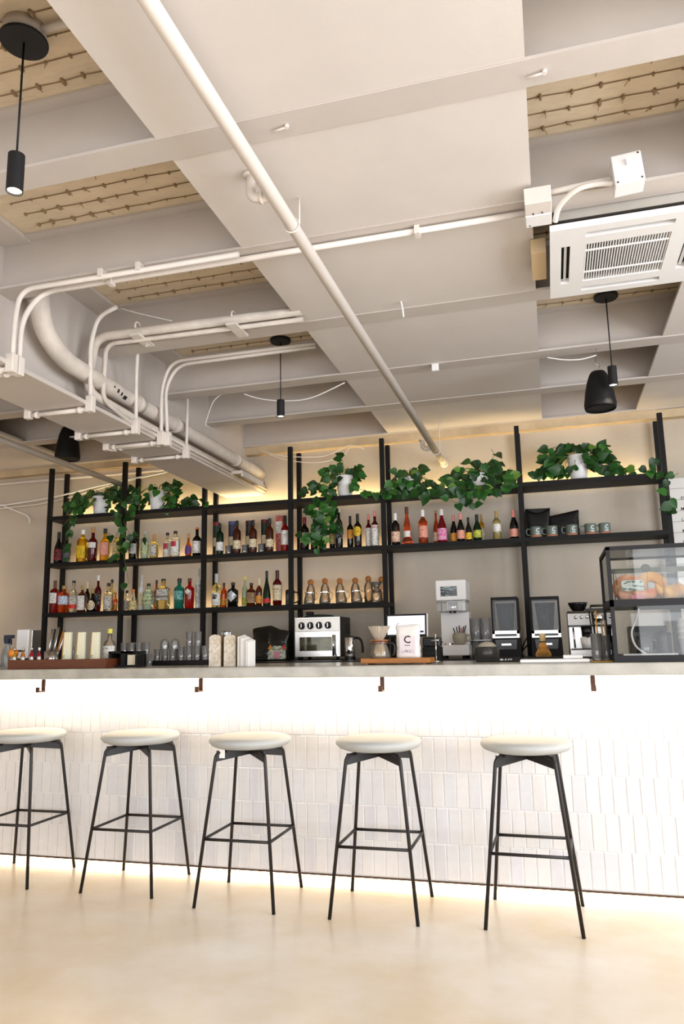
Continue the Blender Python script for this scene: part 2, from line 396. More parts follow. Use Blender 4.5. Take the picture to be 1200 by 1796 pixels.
# ------------------------------------------------------------------ stools
def stool(x, y, label, rz=0.0, tagged=False):
    t = thing('bar_stool', label, 'stool', (x, y, 0), rz, 'bar stools along the bar')
    MB().lathe([(0, .708), (.11, .708), (.165, .712), (.192, .722), (.206, .737), (.207, .747), (.198, .758), (.175, .765), (.10, .768), (0, .768)], n=40).build('seat', M_SEAT, t)
    MB().lathe([(0, .700), (.07, .700), (.07, .709), (0, .709)], n=20, smooth=False).build('seat_plate', M_STOOL, t)
    for sx in (-1, 1):
        for sy in (-1, 1):
            lt = Vector((sx*.128, sy*.128, .690)); ft = Vector((sx*.2, sy*.2, 0))
            MB().tube(fillet([ft, lt, (sx*.09, sy*.09, .700)], .022, 4), .0084, 10).build('leg', M_STOOL, t)
            d = Vector((sx, sy, 0)).normalized(); n_ = Vector((-d.y, d.x, 0))*.004
            b = MB(); a = Vector((0, 0, 0)); e = Vector((sx*.126, sy*.126, 0))
            pts = [(a, .703), (e, .703), (e, .652), (a, .675)]
            b.add([p+n_+Vector((0, 0, z)) for p, z in pts]+[p-n_+Vector((0, 0, z)) for p, z in pts], [(0,1,2,3),(7,6,5,4),(0,4,5,1),(1,5,6,2),(2,6,7,3),(3,7,4,0)])
            b.build('seat_bracket', M_STOOL, t)
    q = .2-(.072*.30/.69)
    cs = [(-q, -q, .30), (q, -q, .30), (q, q, .30), (-q, q, .30)]
    for i in range(4): MB().tube([cs[i], cs[(i+1) % 4]], .0072, 8).build('footrest_bar', M_STOOL, t)
    if tagged: MB().box((-.115, -.120, .668), (-.085, -.119, .712)).build('paper_tag', M_WHITEPAPER, t)
    return t
stool(-2.885, 3.745, 'white-topped black bar stool cut by the left picture edge')
stool(-2.176, 3.752, 'white-topped black bar stool second from the left end')
stool(-1.509, 3.672, 'middle bar stool with a small white paper tag under the seat', tagged=True)
stool(-.842, 3.668, 'white-topped black bar stool second from the right')
stool(-.150, 3.685, 'rightmost white-topped black bar stool standing alone', R(-1.5))

# ================================================================== BACK COUNTER AND SHELVING
BCZ = 1.10; BCY = 5.15
bc = thing('back_counter', 'black back counter carrying appliances below the shelves', 'counter', (-1.6, 5.7, 0))
MB().box((-3.2, BCY+.03-5.7, 0), (2.9, YB-.002-5.7, BCZ-.05)).build('cabinet_body', M_BLKMATT, bc)
MB().box((-3.25, BCY-5.7, BCZ-.05), (2.95, YB-.001-5.7, BCZ), .004).build('top', mat('black_stone_top', '#1d1c1d', 0.3, noise=0.3, nscale=40), bc)

SY0, SY1 = 5.88, 6.15
SZ = {1: 2.43, 2: 1.997, 3: 1.545}
PX = [-4.43, -3.655, -2.86, -2.064, -1.263, -.170, .885]
sh = thing('shelving_unit', 'tall black steel open shelving unit behind the bar', 'shelving', (-1.77, 6.0, BCZ))
sx0 = -1.77
for x in PX:
    for y in (SY0+.02, SY1-.02):
        zb = (BCZ if x > -4.85 else 0)
        MB().box((x-sx0-.018, y-6.0-.018, .0015), (x-sx0+.018, y-6.0+.018, 2.89-BCZ)).build('post', M_SHELF, sh)
def board(k, xa, xb):
    MB().box((xa-sx0, SY0-6.0-.002, SZ[k]-BCZ-.034), (xb-sx0, SY1-6.0+.002, SZ[k]-BCZ)).build('shelf_board', M_SHELF, sh)
board(1, PX[0]-.016, PX[-1]+.016); board(2, PX[0]-.016, PX[-1]+.016); board(3, PX[0]-.016, PX[4]+.016)
for k, xa, xb in ((1, PX[0]+.05, PX[-1]-.05), (2, PX[0]+.05, PX[4]), (3, PX[0]+.05, PX[4])):
    MB().box((xa-sx0, SY1-6.0-.012, SZ[k]-BCZ+.0005), (xb-sx0, SY1-6.0-.002, SZ[k]-BCZ+.007)).build('led_strip', M_LED, sh)
area('shelf_led_top', ((PX[0]+PX[-1])/2, SY1-.02, SZ[1]+.012), (R(180), 0, 0), PX[-1]-PX[0]-.1, .012, 17, (1.0, .74, .36))
area('shelf_led_mid', ((PX[0]+PX[4])/2, SY1-.02, SZ[2]+.012), (R(180), 0, 0), PX[4]-PX[0]-.1, .012, 3.0, (1.0, .66, .32))
area('shelf_led_low', ((PX[0]+PX[4])/2, SY1-.02, SZ[3]+.012), (R(180), 0, 0), PX[4]-PX[0]-.1, .012, 3.4, (1.0, .66, .32))

# ================================================================== CEILING FIXTURES
def atx(px, py, X): d = ray(px, py); return CP + d*(X/d.x)
def single(name, mb, m, label, cat, group=None):
    return tag(mb.build(name, m), label, cat, group)
# sprinkler pipes running towards the back wall
sp = thing('sprinkler_pipe', 'straight white sprinkler pipe slung under the middle ceiling panels', 'pipe', (-.805, 6.19, 2.70))
def lp(p, o): return Vector(p)-Vector(o)
so = (-.805, 6.19, 2.70)
def sl(y): f = (6.2-y)/3.47; return Vector((-.787-.113*f+.805, y-6.19, 2.70+.165*f-2.70))   # the pipe rises towards the street
MB().tube([sl(-3.4), sl(6.198)], .026, 18).build('pipe', M_PIPE, sp)
MB().lathe([(.0262, -.0), (.034, 0), (.036, .012), (.0262, .02)], n=18).xf(Matrix.Translation(sl(6.178)) @ Matrix.Rotation(R(90), 4, 'X')).build('wall_collar', M_PIPE, sp)
for y, up in ((2.43, None), (5.72, .075)):
    c = sl(y); e = c+Vector((-.088, -.015, 0)); u_ = (2.984-2.70) if up is None else c.z+up
    MB().tube(fillet([c, e, (e.x, e.y, u_)], .03, 5), .0185, 12).build('branch_elbow', M_PIPEO, sp)
    MB().tube([c+Vector((-.040, -.007, 0)), c+Vector((-.054, -.009, 0))], .0235, 12).build('coupling', M_PIPEO, sp)
    MB().lathe([(.019, 0), (.030, .004), (.030, .012), (.019, .014)], (e.x, e.y, u_-.016), 14).build('escutcheon', M_PIPEO, sp)
for y in (2.62, 5.80):
    c = sl(y)
    MB().cyl((c.x+.032, c.y, c.z), (c.x+.032, c.y, .284), .004, 6).build('hanger_rod', M_PIPE, sp)
    MB().tube([(c.x+math.cos(a)*.031, c.y, c.z+math.sin(a)*.031) for a in [2*pi*i/14 for i in range(15)]], .004, 6).build('hanger_ring', M_PIPE, sp)
sp2 = MB().cyl((-3.70, 0.5, 2.69), (-3.70, 6.198, 2.69), .024, 16)
single('sprinkler_pipe', sp2, M_PIPE, 'beige sprinkler pipe on the far left beyond the girder', 'pipe')

# conduits that run along the joists and wrap under the girder
FE = -2.398   # just outside the girder flange edge
def conduit(name, path, r, label, Yb=None, boxes=True, m=M_PIPE):
    t = thing(name, label, 'conduit', path[-1], 0, 'conduits on the ceiling')
    o = Vector(path[-1])
    P = [Vector(p)-o for p in path]
    MB().tube(fillet(P, .11, 8), r, 10).build('tube', m, t)
    if Yb is not None:
        e = P[-1]
        MB().box((e.x-.024, e.y-.02, e.z-.022), (e.x+.02, e.y+.02, e.z+.07), .004).build('conduit_body', m, t)
        MB().cyl((e.x, e.y, e.z-.004), (e.x-.39, e.y, e.z-.004), r, 10).build('under_run', m, t)
        for s in (-.06, -.34): MB().cyl((e.x+s, e.y, e.z-.004), (e.x+s-.02, e.y, e.z-.004), r*1.5, 8).build('coupling', m, t)
        MB().box((e.x-.425, e.y-.018, e.z-.022), (e.x-.385, e.y+.018, e.z+.05), .004).build('end_elbow', m, t)
    return t
cA = conduit('conduit', [(-1.25, 2.888, 2.945), (FE, 2.885, 2.945), (FE, 2.855, 2.78), (FE, 2.855, 2.532)], .0125, 'upper conduit along the second joist bending down the girder at left', 1)
cB = conduit('conduit', [(.0, 2.965, 2.962), (FE+.06, 2.965, 2.962), (FE+.002, 2.90, 2.80), (FE+.002, 2.90, 2.532)], .0135, 'long conduit from the white junction box to the girder at left', 1)
for t, xs, y in ((cA, (-1.75, -1.95), 2.888), (cB, (-.45, -1.95), 2.965)):
    o = t.location
    for x in xs:
        MB().box((x-.011-o.x, y-.022-o.y, 2.94-o.z), (x+.011-o.x, y+.022-o.y, 2.979-o.z)).build('strap', M_PIPE, t)
Yc = 3.50
conduit('conduit', [at(205, 538, Yc), at(172, 555, Yc), at(158, 605, Yc), (-2.40, Yc, 2.532)], .013, 'curved conduit dropping in front of the large bent pipe', 1)
Yc = 3.97
conduit('conduit', [at(243, 588, 3.86), at(241, 625, 3.9), at(239, 660, Yc), (-2.395, Yc, 2.532)], .012, 'conduit dropping from the pipe clamp to the girder', 1)
Yc = 4.25
conduit('conduit', [at(555, 602, Yc), at(300, 634, Yc), at(283, 680, Yc), (-2.375, Yc, 2.532)], .012, 'left one of the twin conduits bending off the fourth joist', 1)
conduit('conduit', [at(555, 608, Yc+.03), at(312, 640, Yc+.03), at(290, 680, Yc+.03), (-2.345, Yc+.03, 2.532)], .012, 'right one of the twin conduits bending off the fourth joist', 1)
Yc = 4.62
conduit('conduit', [at(329, 700, Yc), (-2.385, Yc, 2.532)], .011, 'short slanted conduit nearest the wall on the girder', 1)

# large drain pipe along the girder
PXG = -2.455
pp = [Vector((PXG, 3.095, 3.24)), Vector((PXG, 3.095, 3.05)), Vector((PXG, 3.11, 2.94)), Vector((PXG, 3.17, 2.84)), atx(112, 628, PXG), atx(150, 655, PXG), atx(230, 702, PXG)]
zst = pp[-1].z
path = [tuple(p) for p in pp]+[(PXG, 4.8, zst), (PXG, 6.19, zst)]
dp = thing('drain_pipe', 'thick chipped white drain pipe curving down along the girder', 'pipe', (PXG, 6.19, zst))
o = Vector((PXG, 6.19, zst))
MB().tube(catmull([Vector(p)-o for p in path], 8), .051, 18).build('pipe', M_PIPEO, dp)
for y in (4.05, 4.55, 5.6): MB().cyl((0, y-6.19, 0), (0, y-6.19+.06, 0), .056, 18).build('coupling', M_PIPEO, dp)
rc = random.Random(2)
for i in range(4):   # chipped dark patches of bare pipe
    y = 3.72+i*.05+rc.uniform(-.02, .02); a = rc.uniform(-60, -5); da = rc.uniform(6, 16); dy = rc.uniform(.006, .018)
    zc_ = pp[-1].z-zst
    MB().lathe([(.0516, -dy), (.0519, 0), (.0516, dy)], n=5, a0=a-da, a1=a+da).xf(Matrix.Translation((0, y-6.19, zc_)) @ Matrix.Rotation(R(90), 4, 'X')).build('bare_patch', M_DKMETAL, dp)
# insulated refrigerant pipes along the third joist, then along the girder
ip = thing('insulated_pipe', 'pair of insulated pipes clamped along the third joist', 'pipe', (-2.42, 6.19, 2.63))
o = Vector((-2.42, 6.19, 2.63))
zz = at(180, 590, 3.62).z; zl = .0
a = [(-1.20, 3.62, at(505, 548, 3.62).z), (-2.47, 3.62, zz), (-2.47, 3.56, 2.66), (-2.44, 3.72, 2.635), (-2.42, 4.1, 2.615), (-2.42, 6.19, 2.615)]
MB().tube(fillet([Vector(p)-o for p in a], .09, 8), .026, 14).build('thick_pipe', M_PIPEO, ip)
b_ = [(-1.20, 3.655, at(505, 548, 3.62).z-.035), (-2.42, 3.655, zz-.035), (-2.42, 3.64, 2.63), (-2.41, 3.9, 2.578), (-2.41, 6.19, 2.578)]
MB().tube(fillet([Vector(p)-o for p in b_], .07, 8), .014, 10).build('thin_pipe', M_PIPEO, ip)
for px in (242, 410):
    p = at(px, 575 if px < 300 else 556, 3.62) - o
    MB().box((p.x-.03, p.y-.04, p.z-.062), (p.x+.03, p.y+.14, p.z-.048)).build('clamp_channel', M_PIPE, ip)
    MB().cyl((p.x, p.y+.1, p.z-.055), (p.x, p.y+.1, 2.985-2.63-.03), .006, 8).build('clamp_rod', M_PIPE, ip)
    MB().box((p.x-.014, p.y+.075, 2.965-2.63), (p.x+.014, p.y+.125, 2.985-2.63-.006)).build('beam_clamp', M_PIPE, ip)
    MB().tube([(p.x, p.y+math.cos(t_)*.032, p.z+math.sin(t_)*.032) for t_ in [pi*i/8 for i in range(-1, 10)]], .006, 6).build('clamp_strap', M_PIPE, ip)
# thin line pipes beside the girder flange and end bracket
single('thin_pipe', MB().cyl((-2.395, 4.15, 2.60), (-2.395, 6.19, 2.60), .010, 8), M_PIPEO, 'thin pipe low along the girder above its flange', 'pipe')
br = MB(); br.box((-2.44, 5.42, 2.575), (-2.30, 5.44, 2.60)); br.box((-2.315, 5.43, 2.555), (-2.30, 5.9, 2.60)); br.box((-2.44, 5.88, 2.575), (-2.30, 5.9, 2.60))
single('pipe_bracket', br, M_PIPEO, 'small steel bracket under the pipes near the wall', 'bracket')

# cables
def cable(pts, r, label, n=8, m=M_WHITE):
    single('cable', MB().tube(catmull(pts, n), r, 6), m, label, 'cable', 'loose ceiling cables')
cable([at(428, 691, 4.66), at(455, 699, 4.66), at(495, 703, 4.66), at(545, 698, 4.66), at(605, 671, 4.66)], .0045, 'white cable sagging behind the middle pendant lamp')
cable([at(212, 541, 3.64), at(245, 550, 3.64), at(302, 563, 3.64)], .004, 'thin white cable leaving the curved conduit end')
cable([at(455, 790, 6.08), at(500, 800, 6.08), at(560, 801, 6.08), at(590, 792, 6.08), at(614, 781, 6.08), at(640, 788, 6.08)], .0035, 'upper white cable strung along the wall ledge')
cable([at(470, 796, 6.09), at(510, 808, 6.09), at(560, 811, 6.09), at(600, 800, 6.09), at(614, 783, 6.09)], .003, 'lower white cable strung along the wall ledge')
cable([at(700, 489, 3.66), at(704, 500, 3.66), at(702, 520, 3.66), at(706, 540, 3.66), at(708, 556, 3.66)], .005, 'short white cable end hanging from the middle panel')
cable([at(960, 627, 4.62), at(990, 631, 4.62), at(1020, 630, 4.62), at(1046, 623, 4.62)], .0045, 'white cable leading to the right bell speaker')
cable([at(-10, 888, 6.10), at(60, 878, 6.10), at(120, 866, 6.10), at(170, 853, 6.10), at(240, 838, 6.10), at(290, 828, 6.10), at(305, 815, 6.10)], .008, 'thick white cable bundle along the wall on the left')
cable([at(-10, 893, 6.13), at(70, 884, 6.13), at(130, 870, 6.13), at(200, 850, 6.13), at(270, 833, 6.13)], .005, 'lower thin cable beside the thick bundle on the left')
cable([at(-10, 880, 6.13), at(20, 893, 6.13), at(48, 905, 6.13), at(52, 918, 6.13)], .007, 'short beige tube bending down the left wall')
cable([at(390, 690, 4.75), at(374, 705, 4.75), at(362, 738, 4.75), at(362, 748, 4.75)], .004, 'white wires dropping beside the girder web', m=M_PIPE)
single('wall_conduit', MB().tube([(-6.5, 6.17, 2.86), (-2.9, 6.17, 2.86)], .014, 8), M_PIPE, 'beige conduit along the top of the left wall', 'conduit')

# beam stubs: small hanger stubs under the panels
for i, (px, py, hh) in enumerate(((764, 652, .045), (700, 0, 0))):
    if hh:
        p = atz(px, py, 2.93); single('sensor_box', MB().box((p.x-.022, p.y-.012, 2.935), (p.x+.022, p.y+.012, 2.984), .003), M_WHITE, 'tiny white box fixed under the middle panel', 'box')
for px, py in ((503, 219), (1000-45, 123)):
    p = atz(px, py, JZ)
    single('bolt_stub', MB().cyl((p.x, p.y, JZ-.012), (p.x, p.y, JZ), .008, 8).tube([(p.x, p.y, JZ-.008), (p.x-.055, p.y+.01, JZ-.008)], .004, 6), M_PIPE, 'small painted bolt under the first joist ' + ('left of the middle' if px < 600 else 'at the right'), 'bolt')

# ------------------------------------------------------------------ pendant lamps
def pendant(px, py, zc, z_top, z_bot, label, box=False):
    c = atz(px, py, zc); t = thing('pendant_lamp', label, 'lamp', (c.x, c.y, z_bot), 0, 'black cylinder pendants')
    rr = .0262
    if box:
        MB().lathe([(.07, zc-z_bot+.006), (.07, ZS-z_bot-.001)], n=24, capb=True, capt=True).build('junction_box', M_STEEL, t)
        MB().cyl((.06, 0, zc-z_bot+.035), (.5, 0, zc-z_bot+.035), .013, 10).build('conduit_stub', M_PIPE, t)
    MB().lathe([(.076, zc-z_bot), (.078, zc-z_bot+.004), (.078, zc-z_bot+.008)] if box else [(.066, zc-z_bot-.002), (.07, zc-z_bot+.002), (.07, ZS-z_bot-.001)], n=28, smooth=False, capb=True, capt=True).build('canopy', M_BLACK, t)
    MB().cyl((0, 0, z_top-z_bot-.002), (0, 0, zc-z_bot), .0035, 8).build('cord', M_BLKMATT, t)
    MB().lathe([(rr*.86, .012), (rr*.9, .0), (rr, 0), (rr, z_top-z_bot), (.004, z_top-z_bot)], n=24, smooth=False).build('shade', M_BLACK, t)
    MB().lathe([(0, .006), (rr*.84, .006)], n=20).build('lens', mat('lamp_lens', '#fff4de', 0.4, emit=(1, .9, .72, 1), estr=9), t)
    l = bpy.data.lights.new('pendant_light', 'SPOT'); l.energy = 22; l.color = (1, .85, .62); l.spot_size = R(85); l.spot_blend = .6; l.shadow_soft_size = .02
    lo = bpy.data.objects.new('pendant_light', l); COL.objects.link(lo); lo.parent = t; lo.location = (0, 0, -.004)
    return t
pendant(42, 76, 3.20, 2.785, 2.655, 'black cylinder pendant lamp hanging at the upper left corner', True)
pendant(492, 600, 3.24, 2.828, 2.713, 'black cylinder pendant lamp in the middle left of the ceiling')
pendant(1063, 523, 3.24, 2.805, 2.688, 'black cylinder pendant lamp hanging below the air conditioner')
for X_, Y_, d_ in ((-3.3, 1.83, 'nearest to the left of the view'), (-3.4, .5, 'further out on the left behind the viewer'), (-5.0, 2.6, 'by the left wall')):  # unseen fill pendants, added to warm the left side of the floor
    q_ = pendant(42, 76, 3.20, 2.785, 2.655, 'added warm fill pendant outside the picture '+d_); q_.location = (X_, Y_, 2.655)
    for c_ in q_.children:
        if c_.type == 'LIGHT': c_.data.energy = 26; c_.data.color = (1, .70, .38); c_.data.spot_size = R(120)
# bell-shaped pendant speakers
def bell(px, py_t, py_b, Y, label, wpx):
    b0 = at(px, py_b, Y); tp = at(px, py_t, Y); h = tp.z-b0.z; r = wpx/2*pxm(b0)
    t = thing('pendant_speaker', label, 'speaker', (b0.x, Y, b0.z), 0, 'black bell speakers')
    MB().lathe([(0, h), (r*.2, h), (r*.42, h*.97), (r*.55, h*.9), (r*.72, h*.72), (r*.88, h*.45), (r*.97, h*.2), (r, .03), (r*.98, .012), (r*.93, 0), (r*.90, .01), (0, .012)], n=32).build('housing', M_BLKMATT, t)
    MB().lathe([(0, .008), (r*.89, .009)], n=28).build('grille', M_BLACK, t)
    MB().tube(catmull([(0, 0, h-.004), (.012, 0, h+.03), (-.01, 0, h+.06), (.004, 0, JZ-b0.z)], 4), .003, 6).build('hanging_wire', M_CHROME, t)
    return t
bell(1054, 650, 718, 4.645, 'black bell speaker beside the right pendant lamp', 55)
bell(118, 748, 806, 5.365, 'black bell speaker under the ceiling on the left', 43)

# ------------------------------------------------------------------ air conditioner cassette
AZ = 2.88
def az(px, py): p = atz(px, py, AZ); return p.x, p.y
ax0, ax1, ay0, ay1 = .098, .738, 3.0, 3.64
ac = thing('air_conditioner', 'white ceiling cassette air conditioner with a slatted grille', 'air conditioner', ((ax0+ax1)/2, (ay0+ay1)/2, AZ))
acx, acy = (ax0+ax1)/2, (ay0+ay1)/2
hw, hd = (ax1-ax0)/2, (ay1-ay0)/2
g = .235   # half size of the intake opening
def ring(a_out, a_in, z0, z1):
    b = MB(); b.box((-a_out, -a_out, z0), (a_out, -a_in, z1)); b.box((-a_out, a_in, z0), (a_out, a_out, z1)); b.box((-a_out, -a_in, z0), (-a_in, a_in, z1)); b.box((a_in, -a_in, z0), (a_out, a_in, z1)); return b
# outer panel with four louver slots
P0, P1 = .235, .272
b = ring(hw, P1, 0, .028)
b.merge(ring(P0, .172, 0, .026))
for s in (-1, 1):
    for e in (-1, 1):
        b.box((min(s*P0, s*P1), min(e*.175, e*P1), 0), (max(s*P0, s*P1), max(e*.175, e*P1), .027)); b.box((min(e*.175, e*P0), min(s*P0, s*P1), 0), (max(e*.175, e*P0), max(s*P0, s*P1), .027))
b.build('panel', M_WHITE, ac)
for i in range(4):
    q = Matrix.Rotation(i*pi/2, 4, 'Z') @ Matrix.Translation((0, -(P0+P1)/2, .016)) @ Matrix.Rotation(R(35), 4, 'X')
    MB().obox(q, (-.168, -.0065, -.0015), (.168, .0065, .0015)).build('louver', M_WHITE, ac)
MB().box((-.29, -.29, .05), (.29, .29, .06)).build('dark_plenum', mat('ac_inside', '#2a251f', 0.8), ac)
gr = MB()
for i in range(31):
    x = -.168+.336*i/30; gr.box((x-.0024, -.172, .004), (x+.0024, .172, .02))
for y in (-.11, .09): gr.box((-.172, y-.004, .001), (.172, y+.004, .008))
gr.build('intake_grille', M_WHITE, ac)
MB().box((-.285, -.285, .061), (.285, .285, .30)).build('casing', mat('ac_casing', '#b9b3aa', 0.6, noise=0.1), ac)
MB().box((-.40, -.10, .03), (-.335, .16, .10)).build('side_bracket', mat('ac_wood', '#cbb28c', 0.7), ac)
# junction boxes
jb = thing('junction_box', 'white two-part junction box at the end of the long conduit', 'junction box', (.055, 2.885, 2.90))
MB().box((-.052, -.085, 0), (.052, .0, .07), .003).build('box_half', M_PIPE, jb); MB().box((-.052, .001, -.004), (.052, .085, .07), .003).build('box_half', M_WHITE, jb)
for x, y in ((-.02, -.012), (.015, -.014), (-.035, .07)): MB().cyl((x, y, -.006), (x, y, .001), .003, 6).build('screw', M_DKMETAL, jb)
jc = thing('switch_box', 'square white switch box on the joist above the air conditioner', 'junction box', (.395, 2.84, 2.985))
tl = MB(); q = Matrix.Rotation(R(-4), 4, 'Y')
tl.obox(q, (-.055, -.035, -.06), (.055, .055, .065), .004); tl.build('box', M_WHITE, jc)
MB().obox(q, (-.004, -.045, .01), (.004, -.034, .035)).build('toggle', M_WHITE, jc)
for x, z in ((-.044, -.05), (.044, -.05), (.044, .055)): MB().obox(q, (x-.003, -.037, z-.003), (x+.003, -.034, z+.003)).build('screw', M_DKMETAL, jc)
fx = MB().tube(catmull([(.12, 2.96, 2.90), (.14, 2.90, 2.93), (.20, 2.85, 2.955), (.27, 2.845, 2.965), (.342, 2.845, 2.955)], 12), [.0105+.0016*(i % 2) for i in range(49)], 10)
single('flexible_conduit', fx, M_PIPE, 'ribbed flexible conduit between the two white boxes', 'conduit')
single('conduit', MB().tube([(.034, 2.882, 2.985), (.34, 2.862, 2.985)], .012, 10), M_PIPE, 'short straight conduit behind the ribbed flexible one', 'conduit')

# ================================================================== BOTTLES ON THE SHELVES
PROF = {
 'wine':   [(0,0),(.93,0),(1,.015),(1,.60),(.94,.655),(.7,.70),(.42,.745),(.37,.78),(.35,1),(0,1)],
 'burg':   [(0,0),(.93,0),(1,.015),(1,.43),(.9,.52),(.62,.64),(.42,.73),(.36,.79),(.34,1),(0,1)],
 'spirit': [(0,0),(.93,0),(1,.015),(1,.57),(.93,.62),(.68,.665),(.42,.705),(.36,.74),(.35,1),(0,1)],
 'squat':  [(0,0),(.95,0),(1,.015),(1,.62),(.95,.68),(.7,.725),(.42,.755),(.36,.78),(.36,1),(0,1)],
 'flute':  [(0,0),(.9,0),(1,.05),(.93,.11),(.66,.2),(.66,.42),(.58,.55),(.38,.7),(.3,.78),(.28,1),(0,1)],
 'round':  [(0,0),(.75,0),(.95,.08),(1,.2),(.97,.34),(.8,.48),(.5,.58),(.36,.64),(.34,1),(0,1)],
 'cognac': [(0,0),(.95,0),(1,.02),(1,.2),(.92,.36),(.7,.52),(.45,.66),(.33,.76),(.3,1),(0,1)],
 'taper':  [(0,0),(.9,0),(.93,.015),(1,.55),(.97,.62),(.7,.69),(.4,.74),(.36,.77),(.36,1),(0,1)],
}
GL = {
 'dark':  mat('bottle_black_glass', '#0d0d0c', 0.08, spec=0.6),
 'wine':  mat('bottle_dark_wine_glass', '#120a08', 0.08, spec=0.6),
 'green': mat('bottle_dark_green_glass', '#0f2a16', 0.08, trans=0.35),
 'red':   mat('bottle_red_liquor', '#a3141a', 0.05, trans=0.75),
 'dred':  mat('bottle_dark_red_liquor', '#5a0d10', 0.06, trans=0.4),
 'rose':  mat('bottle_rose_wine', '#f4602c', 0.03, trans=0.93),
 'amber': mat('bottle_amber_liquor', '#b2550f', 0.05, trans=0.8),
 'brown': mat('bottle_brown_liquor', '#53230b', 0.06, trans=0.5),
 'yellow':mat('bottle_yellow_liquor', '#f3b21e', 0.05, trans=0.8),
 'clear': mat('bottle_clear_glass', '#f2f3ea', 0.03, trans=0.92),
 'pale':  mat('bottle_pale_straw', '#e7d98a', 0.03, trans=0.88),
 'teal':  mat('bottle_teal_glass', '#1f7f74', 0.05, trans=0.6),
 'mint':  mat('bottle_mint_glass', '#bcd9c0', 0.08, trans=0.6),
 'orange':mat('bottle_orange_liquor', '#d9541a', 0.05, trans=0.75),
 'white': mat('bottle_frosted_white', '#dcdcd8', 0.4),
 'purple':mat('bottle_purple', '#3d2350', 0.2, trans=0.3),
}
CAPC = {'black': '#141414', 'white': '#eceae6', 'pink': '#e58d84', 'cork': '#b98a5a', 'brown': '#5b2e1c', 'orange': '#d07a30', 'gold': '#a98b4a', 'red': '#7a1420', 'silver': '#b9b9b6', 'yellow': '#d9cf5a', 'cream': '#dccfae', 'dred': '#3a0d10'}
def capmat(c): return mat('cap_'+c, CAPC[c], 0.4)
LB = {
 'white': printed('label_white', '#eeebe4', '#6a645c', 110, 420, 0.16), 'cream': printed('label_cream', '#e9d9b6', '#7a5c3a', 110, 420, 0.18),
 'pink': printed('label_pink', '#e9a28e', '#a04a3a', 110, 420, 0.14), 'orange': printed('label_orange', '#e39a3c', '#5a2a10', 110, 420, 0.14),
 'yellow': printed('label_yellow', '#e8c022', '#3a2c08', 110, 420, 0.16), 'redp': printed('label_cream_red', '#ecd6b8', '#b03020', 110, 420, 0.3),
 'magenta': printed('label_magenta', '#d8589a', '#f2e4ea', 110, 420, 0.3), 'grey': printed('label_grey', '#3a3d42', '#8a8d90', 110, 420, 0.3),
 'bw': printed('label_black_white', '#cfccc4', '#4a4a48', 110, 420, 0.3), 'blue': printed('label_blue_white', '#d9dfe8', '#3b5aa0', 110, 420, 0.3),
 'red': mat('label_red', '#b3122c', 0.6), 'purple': mat('label_purple', '#5a3a86', 0.6), 'brownl': printed('label_brown', '#8a6a4a', '#d9c8a8', 110, 420, 0.1),
 'black': printed('label_black', '#17181c', '#d9d9d4', 110, 420, 0.14), 'silver': mat('label_silver', '#b8bcc2', 0.35, metal=.5), 'green': printed('label_green', '#c7d3a2', '#2c4a2a', 110, 420, 0.3),
 'hot': printed('label_red_black', '#2a0c10', '#b0243c', 110, 420, 0.3), 'ornate': printed('label_ornate', '#e0c98a', '#5a5a3a', 110, 420, 0.3), 'redlow': mat('label_red_band', '#c9241c', 0.5),
 'lgreen': printed('label_lime', '#c9cf4a', '#33401c', 110, 420, 0.22), 'teal': printed('label_teal', '#2a8a80', '#d5ebe6', 110, 420, 0.2),
}
ROW = {'f': 5.945, 'm': 6.0, 'b': 6.065}
SHELFTXT = {2: 'second', 3: 'lower'}
M_INKR = mat('ink_red', '#b01c22', 0.6); M_INKK = mat('ink_black', '#1a1a1a', 0.6); M_INKW = mat('ink_white', '#eeeeee', 0.6)
